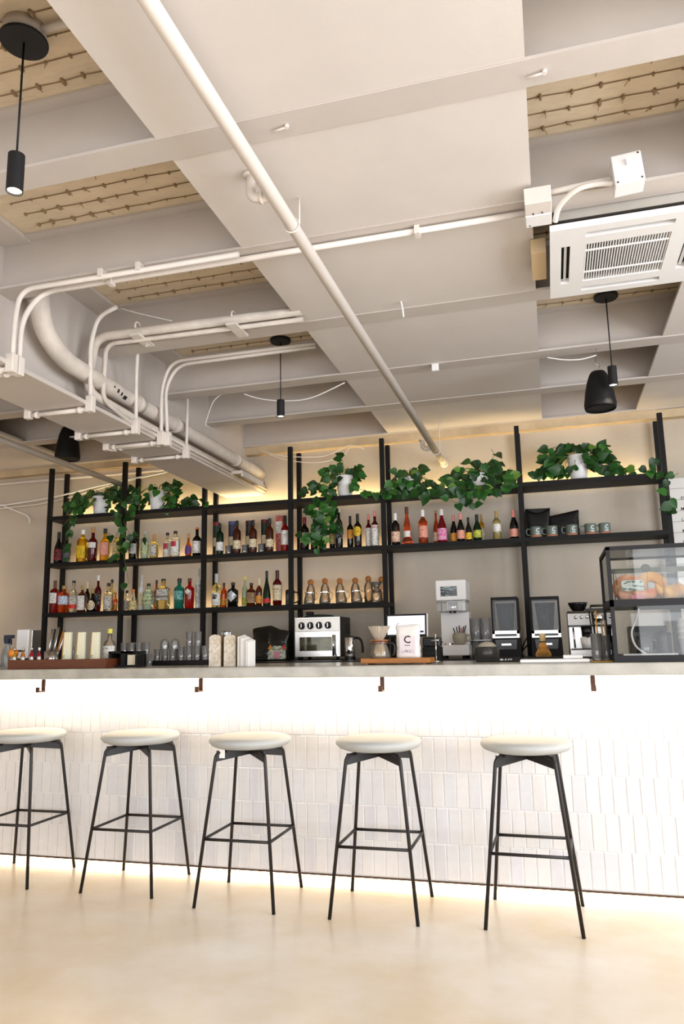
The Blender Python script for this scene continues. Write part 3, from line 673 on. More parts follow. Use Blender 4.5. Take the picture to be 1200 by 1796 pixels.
def bottle(cx, top, w, k, row, prof, glass_, cap, capf, labs, label, sq=2.0, word=None, group='bottles on the second shelf'):
    Y = ROW[row]; Z = SZ[k]
    tp = at(cx, top, Y); h = tp.z-Z; r = w/2*pxm((tp.x, Y, Z))*.97
    if sq > 2: r *= .97
    t = thing('bottle', label, 'bottle', (tp.x, Y, Z+.001), 0, 'bottles on the second shelf' if k == 2 else 'bottles on the lower shelf')
    P = PROF[prof]
    P2 = [(q*r, z*h) for q, z in P]
    zc = (1-capf)*h; zc = max(zc, .74*h)
    # body with square section fading to a round neck
    if sq == 2.0: MB().lathe(P2, n=20).build('glass_body', GL[glass_], t)
    else:
        b = MB(); body = [p for p in P2 if p[0] > .6*r or p[1] < .1*h]; neck = [p for p in P2[2:] if p[1] >= body[-1][1]]
        b.lathe(body+[(neck[1][0]*1.05, neck[1][1])], n=20, k=sq); b.lathe([(neck[1][0]*1.05, neck[1][1])]+neck[1:], n=20); b.build('glass_body', GL[glass_], t)
    rn = r*.35 if prof not in ('flute', 'cognac') else r*.29
    MB().lathe([(rn*1.02, zc), (rn*1.16, zc+.001), (rn*1.16, h*1.0), (rn*1.0, h*1.008), (0, h*1.008)], n=16, smooth=False).build('cap', capmat(cap), t)
    for q in labs:
        lc, z0, z1 = q[:3]; arc = q[3] if len(q) > 3 else 82; shp = q[4] if len(q) > 4 else 'rect'
        # local radius of the body at these heights
        def rad(z):
            for (ra, za), (rb, zb) in zip(P[1:], P[2:]):
                if za <= z <= zb and zb > za: return (ra+(rb-ra)*(z-za)/(zb-za))*r
            return r
        nz = 8
        if shp == 'rect':
            prf = [(rad(z0+(z1-z0)*i/nz)+.0009, (z0+(z1-z0)*i/nz)*h) for i in range(nz+1)]
            lm = MB().lathe(prf, n=14, k=sq, a0=-90-arc, a1=-90+arc)
        else:
            lm = MB(); vs_ = []; fs = []
            N = 20; zc_ = (z0+z1)/2; hz = (z1-z0)/2
            pts = [(0, 0)]+[((math.cos(2*pi*i/N)*arc, math.sin(2*pi*i/N)) if shp == 'oval' else ((lambda c, s: (arc*c/(abs(c)+abs(s)), s/(abs(c)+abs(s))))(math.cos(2*pi*i/N), math.sin(2*pi*i/N)))) for i in range(N)]
            rings = [0.5, 1.0]; vv = []
            for fr in rings:
                for (aa, zz_) in pts[1:]:
                    a = R(-90+aa*fr); ca, sa = math.cos(a), math.sin(a); rr = rad(zc_+zz_*hz*fr)+.0012
                    qq = rr if sq == 2 else rr*(abs(ca)**sq+abs(sa)**sq)**(-1/sq); vv.append((qq*ca, qq*sa, (zc_+zz_*hz*fr)*h))
            rr = rad(zc_)+.0012; vv.append((0, -rr, zc_*h)); c = len(vv)-1
            fs = [(i, (i+1) % N, c) for i in range(N)]+[(i, i+N, (i+1) % N+N, (i+1) % N) for i in range(N)]
            lm.add(vv, fs, True)
        lm.build('label', LB[lc], t)
    if word:
        tx, hh, zf, ink = word
        word_cyl(tx, hh, r+.0022, zf*h, {'r': M_INKR, 'k': M_INKK, 'w': M_INKW}[ink], 'lettering', t, k=sq, a_c=-80)
    return t
B = bottle
# ---- second shelf, left to right
B(104, 934, 15, 2, 'f', 'burg', 'dark', 'black', .2, [('hot', .1, .45)], 'black bottle with a red slash label at the left shelf end')
B(118, 937, 15, 2, 'm', 'burg', 'dark', 'black', .2, [('grey', .06, .55)], 'black bottle with a grey patterned label half behind vine leaves')
B(146, 930, 18, 2, 'f', 'squat', 'yellow', 'white', .14, [('yellow', .12, .5, 60)], 'square bottle of bright yellow liqueur with a white cap', 4.5)
B(164, 926, 16.5, 2, 'f', 'spirit', 'dred', 'cork', .15, [('white', .40, .56, 70)], 'dark red bottle with a cork stopper beside the yellow one')
B(185, 928, 17, 2, 'f', 'spirit', 'yellow', 'black', .14, [('pink', .18, .57, 75)], 'amber yellow bottle with a pale peach label and dark cap')
B(206, 933, 14, 2, 'f', 'squat', 'pale', 'silver', .12, [('ornate', .08, .6)], 'ornate pale gold bottle behind the hanging vine')
B(234, 933, 14.5, 2, 'f', 'spirit', 'dark', 'silver', .16, [('bw', .2, .56)], 'dark bottle with a white patterned label right of the vine')
B(255, 933, 14, 2, 'f', 'squat', 'mint', 'silver', .08, [('green', .12, .6)], 'green necked bottle with a pale green label')
B(271, 938, 16, 2, 'f', 'spirit', 'pale', 'cork', .18, [('bw', .1, .56, 50)], 'clear squat bottle with a dark label and cork stopper')
B(294, 935, 14.5, 2, 'm', 'squat', 'clear', 'black', .1, [('white', .08, .62, 70), ('red', .36, .58, 40)], 'left one of two clear bottles with red square labels')
B(308, 932, 17, 2, 'f', 'squat', 'clear', 'black', .1, [('white', .08, .62, 70), ('red', .4, .6, 36)], 'right one of two clear bottles with red square labels')
B(331, 936, 12.5, 2, 'f', 'round', 'amber', 'cork', .2, [('purple', .1, .48, 75, 'oval')], 'small bottle with a round purple label')
B(346, 926, 16, 2, 'f', 'spirit', 'dark', 'orange', .06, [('white', .1, .52)], 'tall dark bottle with a white script label and orange cap tip')
# whisky gift tubes and bottles
def tube_box(cx, top, w, Y, label, c1, c2, sq):
    tp = at(cx, top, Y); h = tp.z-SZ[2]; r = w/2*pxm((tp.x, Y, SZ[2]))
    t = thing('whisky_tube', label, 'gift box', (tp.x, Y, SZ[2]+.001), 0, 'whisky gift boxes')
    k = 8.0 if sq else 2.0
    MB().lathe([(0, 0), (r, 0), (r, h*.9), (0, h*.9)], n=20, k=k, smooth=False).build('body', mat('tube_'+c1, c1, .5), t)
    MB().lathe([(0, h*.9+.0005), (r*1.03, h*.9+.0005), (r*1.03, h), (0, h)], n=20, k=k, smooth=False).build('lid', mat('tube_'+c2, c2, .4), t)
    MB().lathe([(r+.0008, h*.3), (r+.0008, h*.55)], n=10, k=k, a0=-130, a1=-50).build('label', LB['cream'], t)
    return t
tube_box(380, 917, 12, 6.07, 'green whisky tube with a red lid', '#14301f', '#7c1a1e', False)
tube_box(407, 915, 12, 6.07, 'blue grey whisky tube behind a whisky bottle', '#2c3147', '#4a4f78', False)
tube_box(437, 914, 12, 6.07, 'dark brown whisky tube behind a whisky bottle', '#251818', '#3a2020', False)
tube_box(464, 912, 12, 6.07, 'dark green whisky tube with a red top edge', '#10241a', '#5a1a1a', False)
B(386, 919, 14, 2, 'f', 'squat', 'green', 'black', .14, [('white', .13, .40)], 'green whisky bottle with a white label by the girder post')
B(416, 914, 14.5, 2, 'f', 'squat', 'brown', 'black', .16, [('cream', .15, .40)], 'brown whisky bottle in front of the blue grey tube')
B(444, 913, 14.5, 2, 'f', 'squat', 'brown', 'black', .16, [('cream', .17, .42)], 'brown whisky bottle in front of the dark brown tube')
B(473, 910, 14.5, 2, 'f', 'squat', 'brown', 'black', .16, [('cream', .15, .37)], 'brown whisky bottle in front of the dark green tube')
tb = at(491, 905, 6.06); bh = tb.z-SZ[2]
rb = thing('whisky_box', 'red and white patterned gift box at the post', 'gift box', (tb.x, 6.06, SZ[2]+.001), 0, 'whisky gift boxes')
MB().box((-.028, -.028, 0), (.028, .028, bh)).build('carton', printed('box_red_pattern', '#b8433c', '#d99a8d', 260, 260, .35), rb)
MB().box((-.0285, -.0288, bh*.52), (.0285, -.0281, bh*.84)).build('label_band', LB['white'], rb)
word_flat('MACALLAN', .006, (0, -.0292, bh*.72), M_INKK, 'lettering', rb, width=.046)
B(500, 905, 14.5, 2, 'f', 'wine', 'red', 'black', .26, [('white', .18, .58)], 'red whisky bottle with a white label in front of the patterned box', word=('MACALLAN', .007, .46, 'k'))
# fourth bay
B(534, 908, 17, 2, 'f', 'wine', 'wine', 'red', .2, [('cream', .22, .52)], 'wine bottle with a red capsule under the hanging plant')
B(551, 910, 13, 2, 'f', 'wine', 'wine', 'black', .2, [('white', .15, .5, 70, 'oval')], 'wine bottle with a white ring label behind the hanging plant')
B(565, 908, 14.5, 2, 'f', 'wine', 'dark', 'black', .2, [('white', .17, .42)], 'wine bottle with a plain white label right under the vine')
B(583, 916, 11.5, 2, 'm', 'wine', 'dark', 'gold', .15, [('ornate', .2, .62)], 'slim dark bottle with an ornate gold label')
B(594, 893, 13.5, 2, 'f', 'wine', 'dark', 'cream', .09, [('black', .25, .55)], 'tall black bottle with a cream cap top')
B(614, 906, 12, 2, 'm', 'wine', 'wine', 'black', .22, [('orange', .3, .58)], 'dark bottle with an orange label beside the yellow one')
B(627, 902, 14, 2, 'f', 'wine', 'wine', 'black', .22, [('yellow', .33, .62, 70, 'oval')], 'dark bottle with a round yellow label')
B(646, 902, 11.5, 2, 'm', 'spirit', 'dred', 'pink', .17, [('white', .02, .58)], 'red vermouth bottle partly behind its twin with a pink cap')
B(657, 897, 14, 2, 'f', 'spirit', 'dred', 'pink', .15, [('white', .02, .6)], 'red vermouth bottle with a large white label by the post', word=('LAPOS', .018, .53, 'r'))
# fifth bay
B(693, 901, 16, 2, 'f', 'wine', 'wine', 'white', .22, [('redp', .1, .42)], 'red wine with a white cap and red lettered label', group=None)
B(713, 890, 20, 2, 'f', 'flute', 'rose', 'brown', .18, [('white', .2, .36, 62)], 'long necked rose wine with a flared foot and brown cap')
B(741, 895, 17, 2, 'f', 'wine', 'rose', 'white', .2, [('pink', .18, .52)], 'rose wine bottle with a pale label and white cap')
B(764, 896, 11, 2, 'm', 'burg', 'rose', 'gold', .08, [('redp', .08, .35)], 'orange wine bottle half behind the pink labelled one')
B(774, 894, 17, 2, 'f', 'burg', 'red', 'white', .18, [('magenta', .07, .42)], 'bright red wine with a bold pink label and white cap')
B(795, 904, 13, 2, 'm', 'burg', 'dark', 'pink', .22, [('orange', .06, .35)], 'dark wine with pink capsule and orange label')
B(807, 901, 14, 2, 'f', 'burg', 'dark', 'pink', .22, [('pink', .1, .4)], 'dark wine with pink capsule and dusty pink label')
B(821, 908, 11.5, 2, 'f', 'burg', 'dark', 'black', .2, [('yellow', .08, .36)], 'small dark bottle with a yellow label')
B(836, 903, 15.5, 2, 'f', 'burg', 'green', 'black', .26, [('lgreen', .12, .4, 62)], 'dark green bottle with a lime label and black foil')
B(844, 903, 10, 2, 'b', 'wine', 'yellow', 'gold', .16, [('cream', .1, .5)], 'yellow wine bottle half hidden behind the dark green one')
B(870, 897, 14.5, 2, 'f', 'wine', 'pale', 'gold', .22, [('white', .28, .54)], 'straw coloured white wine with a white label and gold cap')
B(900, 895, 16, 2, 'f', 'burg', 'dark', 'pink', .26, [('pink', .07, .34)], 'dark wine with pink capsule standing alone by the right post')
# ---- lower shelf, left to right
B(97, 1019, 15, 3, 'f', 'squat', 'red', 'brown', .26, [('white', .3, .62, 60)], 'red bottle with a pale label at the left end of the lower shelf', 4.0)
B(113, 1028, 20, 3, 'f', 'squat', 'orange', 'gold', .12, [('blue', .3, .62)], 'stout orange bottle with a blue and white label')
B(130, 1019, 15.5, 3, 'f', 'spirit', 'clear', 'black', .07, [('bw', .26, .5), ('redlow', .12, .24, 80)], 'clear bottle with a dark graphic label over red')
B(145, 1028, 13, 3, 'f', 'squat', 'brown', 'gold', .16, [('white', .08, .62, 70)], 'square dark bottle with a tall white label', 6.0)
B(154, 1021, 10, 3, 'b', 'spirit', 'dark', 'cream', .22, [('cream', .1, .3)], 'small dark bottle with a cream cap behind the square one')
B(163, 1033, 15.5, 3, 'f', 'round', 'dark', 'gold', .2, [('cream', .06, .5, 66, 'oval')], 'round dark bottle with a cream oval label')
B(173, 1010, 12, 3, 'm', 'spirit', 'dred', 'white', .14, [('black', .2, .5)], 'tall dark red bottle with a white banded neck')
B(191, 1023, 16.5, 3, 'f', 'spirit', 'clear', 'black', .12, [('bw', .08, .52, 60)], 'clear bottle with a grey and black label left of the second post')
B(197, 1017, 11, 3, 'b', 'spirit', 'pale', 'black', .1, [('cream', .1, .4)], 'pale bottle with a dark cap behind the grey labelled one')
B(203, 1040, 8, 3, 'm', 'spirit', 'orange', 'orange', .2, [('orange', .1, .4)], 'little orange bottle against the second post')
B(223, 1036, 12, 3, 'm', 'round', 'clear', 'black', .14, [('bw', .06, .5)], 'round patterned clear bottle right of the second post')
B(234, 1034, 16, 3, 'f', 'cognac', 'clear', 'orange', .17, [('ornate', .04, .45)], 'teardrop bottle with an orange stopper and leafy pattern')
B(249, 1009, 12, 3, 'm', 'spirit', 'white', 'silver', .18, [('cream', .1, .5)], 'tall beige bottle behind the mint one')
B(261, 1024, 17, 3, 'f', 'squat', 'mint', 'black', .1, [('green', .2, .6, 66), ('black', .3, .38, 68)], 'square mint green bottle with a dark band', 5.0)
B(275, 1018, 10, 3, 'b', 'spirit', 'amber', 'black', .12, [('bw', .2, .45)], 'slim amber bottle between mint and large square bottle')
B(287, 1016, 22, 3, 'f', 'squat', 'pale', 'black', .05, [('bw', .3, .66, 76), ('brownl', .38, .44, 76)], 'large square patterned bottle of pale yellow spirit', 6.0)
B(315, 1015, 19, 3, 'f', 'squat', 'teal', 'black', .13, [('teal', .3, .58, 70)], 'teal glass bottle with a dark cap')
B(333, 1015, 17.5, 3, 'f', 'squat', 'red', 'brown', .1, [('white', .46, .66, 45, 'diamond')], 'red bottle with a white diamond emblem beside the teal one')
B(349, 998, 11, 3, 'f', 'spirit', 'white', 'silver', .2, [('bw', .1, .6)], 'tall whitish bottle against the third post')
B(380, 1007, 16.5, 3, 'f', 'spirit', 'pale', 'silver', .26, [('white', .06, .42, 72), ('black', .24, .4, 36, 'oval')], 'amber necked bottle with a round black logo label')
B(393, 1023, 12, 3, 'm', 'squat', 'orange', 'black', .1, [('orange', .1, .36)], 'orange bottle with a black cap behind the logo bottle')
B(409, 1022, 18.5, 3, 'f', 'squat', 'dark', 'black', .1, [('silver', .2, .68, 62, 'diamond')], 'ribbed black bottle with a silver diamond label', 3.5)
B(430, 1012, 11, 3, 'm', 'spirit', 'mint', 'yellow', .1, [('lgreen', .06, .3)], 'pale green bottle with a yellow cap')
B(441, 1023, 16, 3, 'f', 'squat', 'brown', 'black', .1, [('brownl', .14, .58, 76)], 'dark square bottle with a brown paper label', 4.0)
B(454.5, 1015, 11.5, 3, 'f', 'spirit', 'brown', 'cream', .26, [('orange', .1, .38)], 'small brown bottle with a long cream cap')
B(468, 1002, 15, 3, 'f', 'cognac', 'green', 'black', .2, [('redlow', .08, .2)], 'green sloping cognac bottle with a red band')
B(486.5, 1001, 16.5, 3, 'f', 'wine', 'dred', 'dred', .24, [('cream', .14, .58)], 'dark red whisky bottle with a cream label beside the cognac', word=('MACALLAN', .007, .46, 'k'))

# whisky glasses between the bottles
def tumbler_mesh(r, h, th=.0016, foot=.006, flare=1.0):
    return [(0, 0), (r*.9, 0), (r*.95, .003), (r*flare, h), (r*flare-th, h), (r*.95-th, foot+.003), (0, foot)]
wg = MB().lathe(tumbler_mesh(.026, .075), n=18).mesh('bowl', M_GLASS)
for cx, d in ((400, 'left of the whisky row'), (429, 'between the first two brown whisky bottles'), (458, 'between the last two brown whisky bottles')):
    p = at(cx, 972, 5.95); t = thing('whisky_glass', 'small whisky glass '+d, 'glass', (p.x, 5.95, SZ[2]+.001), 0, 'whisky glasses'); put('bowl', wg, t)
    MB().tube([(math.cos(a)*.0245, math.sin(a)*.0245, .012) for a in [2*pi*i/14 for i in range(15)]], .0025, 5).build('base_ring', M_GLASS, t)

# ---- glass coffee servers with cork bottles (lower shelf, fourth bay)
M_TGL = glass('server', '#fbf3e4', ior=1.6, haze=.14, hcol='#fff0d8')
for i, (cx, d) in enumerate(((545, 'first'), (570, 'second'), (596, 'third'), (623, 'fourth'), (646, 'fifth'), (669, 'sixth'))):
    Y = 6.05; top = (1016, 1014, 1014, 1013, 1010, 1011)[i]
    tp = at(cx, top, Y); h = tp.z-SZ[3]; r = .0385
    t = thing('cork_bottle', d+' glass bottle with a cork ball from the left on the lower shelf', 'bottle', (tp.x, Y, SZ[3]+.001), 0, 'cork ball glass bottles')
    hb = h*.80
    MB().lathe([(0, 0), (r, 0), (r, hb*.62), (r*.9, hb*.8), (r*.55, hb*.95), (r*.5, hb), (r*.45, hb), (r*.5, hb*.94), (r*.85, hb*.79), (r*.94, hb*.6), (r*.94, .004), (0, .004)], n=20).build('bottle_body', M_TGL, t)
    MB().sphere((0, 0, h-.027), .0265, 14).build('cork_ball', M_CORK, t)
for i, (cx, d) in enumerate(((543, 'first'), (570, 'second'), (599, 'third'), (626, 'fourth'))):
    Y = 5.94; p = at(cx, 1058, Y)
    t = thing('coffee_server', d+' small glass coffee server with a handle from the left', 'coffee server', (p.x, Y, SZ[3]+.001), 0, 'glass coffee servers')
    MB().lathe([(0, 0), (.044, 0), (.048, .012), (.044, .045), (.031, .082), (.033, .095), (.031, .095), (.029, .082), (.041, .045), (.045, .013), (0, .004)], n=20).build('server_body', M_TGL, t)
    MB().lathe([(.034, .089), (.038, .091), (.038, .099), (.02, .103), (0, .104)], n=18, smooth=False).build('lid', M_CHROME, t)
    MB().tube(catmull([(.03, 0, .09), (.055, 0, .092), (.07, 0, .075), (.062, 0, .045), (.044, 0, .03)], 6), .005, 8).build('handle', M_TGL, t)
p = at(661, 1056, 5.94)
t = thing('dripper_server', 'glass server with a ribbed dripper beside the post', 'coffee server', (p.x, 5.94, SZ[3]+.001))
MB().lathe([(0, 0), (.046, 0), (.049, .012), (.047, .06), (.038, .085), (.036, .085), (.044, .058), (.046, .013), (0, .004)], n=20).build('server_body', M_TGL, t)
MB().lathe([(.039, .086), (.042, .088), (.042, .098), (.039, .1)], n=20, smooth=False).build('collar', M_DWOOD, t)
MB().lathe([(.012, .1), (.05, .16), (.048, .16), (.01, .1)], n=24).build('dripper', M_TGL, t)
MB().tube(catmull([(.046, 0, .07), (.068, 0, .065), (.07, 0, .04), (.048, 0, .025)], 5), .004, 8).build('handle', M_TGL, t)
# french press by the fourth post
p = at(509, 1060, 5.995)
t = thing('french_press', 'black framed french press by the fourth post', 'coffee maker', (p.x, 5.995, SZ[3]+.001))
MB().lathe([(0, .003), (.036, .003), (.036, .115), (.034, .115), (.034, .006), (0, .006)], n=20).build('beaker', M_GLASS, t)
fr = MB(); fr.lathe([(0, 0), (.038, 0), (.038, .008), (0, .008)], n=20, smooth=False)
for a in (40, 140, 220, 320): fr.box((math.cos(R(a))*.037-.003, math.sin(R(a))*.037-.003, .004), (math.cos(R(a))*.037+.003, math.sin(R(a))*.037+.003, .112))
fr.lathe([(.037, .098), (.040, .098), (.040, .112), (.037, .112)], n=20, smooth=False); fr.build('frame', M_BLKGLOSS, t)
MB().lathe([(0, .116), (.04, .116), (.04, .126), (.02, .134), (0, .134)], n=20).build('lid', M_BLKGLOSS, t)
MB().cyl((0, 0, .134), (0, 0, .155), .0025, 8).sphere((0, 0, .16), .008, 8).build('plunger', M_CHROME, t)
MB().tube(catmull([(.038, 0, .108), (.065, 0, .105), (.074, 0, .07), (.066, 0, .03), (.038, 0, .02)], 6), .006, 8).build('handle', M_BLKGLOSS, t)

# ---- mugs and black bags in the last bay
M_MUG = mat('mug_green_glaze', '#66736a', 0.3); M_MUGB = mat('mug_terracotta_foot', '#b1765a', 0.7)
for i, (cx, Y, d) in enumerate(((941, 5.945, 'first green mug from the left on the shelf'), (969, 5.945, 'second green mug from the left on the shelf'), (1004, 5.945, 'middle green mug in front of the black bag corner'), (1037, 5.945, 'fourth green mug from the left on the shelf'), (1062, 5.955, 'rightmost green mug on the shelf'))):
    p = at(cx, 942, Y); t = thing('mug', d, 'mug', (p.x, Y, SZ[2]+.001), 0, 'green mugs on the shelf')
    r = .0435; h = .084
    MB().lathe([(r*.97, .018), (r, .022), (r, h-.003), (r*.98, h), (r*.93, h), (r*.92, .02)], n=24).build('body', M_MUG, t)
    MB().lathe([(0, 0), (r*.93, 0), (r*.97, .005), (r*.97, .019), (r*.9, .02), (0, .02)], n=24).build('foot', M_MUGB, t)
    MB().tube(catmull([(-r*.98, 0, h*.82), (-r-.022, 0, h*.84), (-r-.03, 0, h*.55), (-r-.02, 0, h*.3), (-r*.98, 0, h*.28)], 6), .0052, 8).build('handle', M_MUG, t)
    word_cyl('C', .033, r+.0008, h*.62, M_INKW, 'emblem', t, width=.026, a_c=-72)
    MB().lathe([(r+.0008, h*.27), (r+.0008, h*.33)], n=6, a0=-92, a1=-54).build('emblem_bar', M_INKW, t)
def bag_mesh(w, d, h, seed, nx=10, nz=10, top=None):
    r_ = random.Random(seed); vs_ = []; fs = []
    N = 2*nx
    for j in range(nz+1):
        z = j/nz
        for i in range(N):
            a = 2*pi*i/N; k = 4.0; ca, sa = math.cos(a), math.sin(a); q = (abs(ca)**k+abs(sa)**k)**(-1/k)
            thick = d*(1-z**2.2*.93); wid = w*(1-.04*math.sin(z*pi)+.03*z)
            x = wid/2*q*ca; y = thick/2*q*sa
            jit = .0035 if 0 < j < nz else .001
            zz = z*h+((top(x/wid*2) if top else 0)*h*z**2)
            vs_.append((x+r_.uniform(-jit, jit), y+r_.uniform(-jit, jit), zz))
    for j in range(nz):
        for i in range(N): fs.append((j*N+i, j*N+(i+1) % N, (j+1)*N+(i+1) % N, (j+1)*N+i))
    b = MB().add(vs_, fs, True); b.add(vs_[:N], [tuple(reversed(range(N)))]); b.add(vs_[-N:], [tuple(range(N))]); return b
M_BAGK = mat('black_foil_bag', '#141313', 0.42, bump=.2, bscale=18)
for cx, w, top_, fn, d, s in ((943, 41, 897, lambda u: -.05+.16*u*u, 'left black coffee bag with a dipped top edge behind mugs', 1), (989, 49, 901, lambda u: .10*u+.02, 'right black coffee bag with a slanted top edge behind mugs', 2)):
    Y = 6.06; tp = at(cx, top_, Y); h = tp.z-SZ[2]
    t = thing('coffee_bag', d, 'bag', (tp.x, Y, SZ[2]+.001), 0, 'black coffee bags')
    bag_mesh(w*pxm(tp), .085, h, s, top=fn).build('pouch', M_BAGK, t)
    MB().box((-w*pxm(tp)*.46, -.0435, .012), (w*pxm(tp)*.46, -.0425, .016)).build('bottom_seam', M_BAGK, t)

# ================================================================== TRAILING PLANTS ON THE TOP SHELF
def leaf_mesh(seed, m):
    r_ = random.Random(seed); st = [(0, .02), (.04, .27), (.16, .43), (.34, .47), (.54, .38), (.74, .23), (.9, .09), (1, 0)]
    vs_ = []; fs = []; dr = r_.uniform(.12, .3); fo = r_.uniform(.1, .3)
    for t, w in st:
        z = -dr*t*t; back = -.08 if t == .04 else 0
        vs_ += [(-w, t+back, z+fo*w), (0, t, z), (w, t+back, z+fo*w)]
    for i in range(len(st)-1):
        a = i*3; fs += [(a, a+1, a+4, a+3), (a+1, a+2, a+5, a+4)]
    return MB().add(vs_, fs, True).mesh('leaf', m)
LEAVES = [leaf_mesh(i, M_LEAF[(0, 1, 2, 0, 3, 1, 2, 0, 4, 3)[i]]) for i in range(10)]
def orient(d, n):
    d = d.normalized(); n = (n-d*n.dot(d)).normalized(); x = d.cross(n)
    return Matrix(((x.x, d.x, n.x), (x.y, d.y, n.y), (x.z, d.z, n.z))).to_euler()
def add_leaf(t, o, p, r_, size, out=None):
    d = Vector((r_.uniform(-.7, .7), r_.uniform(-.5, .15), r_.uniform(-1.0, .25)))
    if out is not None: d += out*.6
    n = Vector((r_.uniform(-.5, .5), -1.0, r_.uniform(-.1, .7)))
    idx = r_.choice((0, 1, 2, 3, 5, 6, 7, 0, 2, 6, 1, 4, 9, 8 if r_.random() < .5 else 5))
    q = put('leaf', LEAVES[idx], t, p-o, orient(d, n)); q.scale = (size, size, size)
def plant(label, cx, wpx, pot_top, blobs, vines, seed, size=.078, Yp=6.0, tall=False):
    r_ = random.Random(seed); Z = SZ[1]
    pt = at(cx, pot_top, Yp); h = pt.z-Z; r = wpx/2*pxm(pt)
    o = Vector((pt.x, Yp, Z+.001)); t = thing('potted_pothos', label, 'plant', o, 0, 'trailing plants on the top shelf')
    MB().lathe([(0, 0), (r*.72, 0), (r*.78, .004), (r, h*.97), (r*.99, h), (r*.92, h), (r*.9, h*.86), (0, h*.86)], n=28).build('pot', M_POT, t)
    MB().lathe([(0, h*.87), (r*.9, h*.865)], n=20).build('soil', M_SOIL, t)
    top = Vector((pt.x, Yp, Z+h*.88))
    for (bx, by, rx, ry, n) in blobs:
        for i in range(n):
            a = r_.uniform(0, 2*pi); q = math.sqrt(r_.random())
            Y = Yp+r_.uniform(-.13, .07); px_, py_ = bx+rx*q*math.cos(a), by+ry*q*math.sin(a)
            p = at(px_, py_, Y)
            if Y > 5.87 and p.z < Z+.02: Y = 5.855-r_.random()*.03; p = at(px_, py_, Y)
            s = size*r_.uniform(.65, 1.15)
            add_leaf(t, o, p, r_, s, Vector((1 if px_ > cx else -1, 0, 0)))
            if i % 3 == 0 and Y > 5.87:
                mid = (top+p)/2+Vector((0, 0, .05)); MB().tube(catmull([top-o, mid-o, p-o], 5), .0022, 5).build('stem', M_VINE, t)
    for pts, n in vines:
        P = [at(x, y, Y) for x, y, Y in pts]; path = catmull([p-o for p in P], 6)
        MB().tube(path, .0022, 5).build('vine', M_VINE, t)
        for i in range(n):
            q = path[min(int((i+.5)/n*len(path)), len(path)-1)]+o+Vector((r_.uniform(-.03, .03), r_.uniform(-.03, 0), r_.uniform(-.02, .02)))
            add_leaf(t, o, q, r_, size*r_.uniform(.7, 1.1))
    return t
FY = 5.845
plant('leftmost trailing plant on the top shelf hanging past bottles', 178, 30, 872,
      [(138, 886, 22, 15, 22), (165, 872, 28, 14, 24), (205, 868, 26, 20, 34), (222, 890, 14, 14, 14), (196, 892, 14, 10, 8)],
      [([(150, 890, 5.95), (132, 900, FY), (122, 930, FY), (118, 975, FY)], 13), ([(126, 905, FY), (108, 925, FY)], 2), ([(215, 890, 5.95), (212, 910, FY), (214, 950, FY), (206, 985, FY)], 16), ([(215, 910, FY), (228, 940, FY), (232, 958, FY)], 5), ([(215, 960, FY), (222, 1000, FY), (226, 1025, FY)], 3), ([(205, 945, FY), (182, 930, FY)], 1), ([(225, 940, FY), (256, 948, FY)], 3)], 11)
plant('trailing plant with reddish tips in the second shelf bay', 277, 30, 862,
      [(258, 866, 22, 20, 24), (297, 862, 16, 18, 20), (312, 878, 24, 12, 16), (285, 887, 30, 7, 12)], [([(300, 880, 5.95), (330, 888, 5.9), (345, 884, 5.9)], 4), ([(352, 880, 5.9), (366, 884, 5.9)], 2)], 12)
plant('dense cascading plant in the middle hanging over wine bottles', 605, 32, 836,
      [(588, 832, 20, 22, 24), (622, 830, 16, 14, 12), (562, 862, 28, 12, 22), (570, 895, 26, 22, 30), (575, 930, 22, 22, 26), (560, 945, 26, 12, 12), (598, 803, 5, 6, 2)],
      [([(590, 850, 5.95), (575, 870, FY), (572, 910, FY), (560, 962, FY)], 10), ([(580, 900, FY), (596, 915, FY), (600, 930, FY)], 3), ([(545, 935, FY), (525, 945, FY), (514, 925, FY)], 2), ([(615, 840, 5.95), (632, 858, 5.9), (650, 862, 5.88), (668, 868, FY)], 9)], 13, .08)
plant('bushy trailing plant right of the centre post', 718, 30, 838,
      [(705, 837, 22, 16, 22), (735, 838, 22, 18, 22), (704, 862, 24, 10, 18), (748, 855, 20, 14, 16)], [([(700, 850, 5.95), (685, 862, FY), (672, 875, FY)], 6), ([(745, 862, FY), (752, 878, FY), (756, 868, FY)], 4)], 14)
plant('broad leaved trailing plant between the two pipes and posts', 842, 34, 832,
      [(800, 850, 20, 14, 26), (825, 832, 22, 22, 24), (858, 828, 24, 22, 28), (885, 842, 14, 18, 16), (845, 857, 28, 8, 14)], [([(850, 820, 5.96), (866, 800, 5.96), (862, 788, 5.96)], 1), ([(790, 862, 5.9), (788, 872, FY), (800, 882, FY), (812, 876, FY)], 4), ([(828, 862, 5.9), (830, 878, FY), (829, 888, FY)], 4), ([(885, 840, 5.97), (896, 820, 5.97)], 2)], 15, .084)
plant('large trailing plant at the right end of the top shelf', 1013, 36, 800,
      [(972, 805, 24, 22, 32), (1003, 790, 26, 14, 18), (1048, 800, 26, 24, 36), (1070, 822, 20, 12, 14), (985, 826, 24, 8, 10)],
      [([(960, 825, 5.95), (945, 828, 5.92), (928, 834, 5.9)], 7), ([(1075, 822, 5.95), (1100, 826, 5.92), (1125, 822, 5.9)], 5), ([(1130, 830, 5.9), (1150, 815, 5.88), (1152, 806, 5.88)], 4), ([(1150, 832, 5.86), (1172, 838, FY), (1190, 830, FY)], 3), ([(1168, 850, FY), (1176, 872, FY), (1183, 873, FY)], 2), ([(1175, 890, FY), (1183, 892, FY)], 2)], 16, .082)

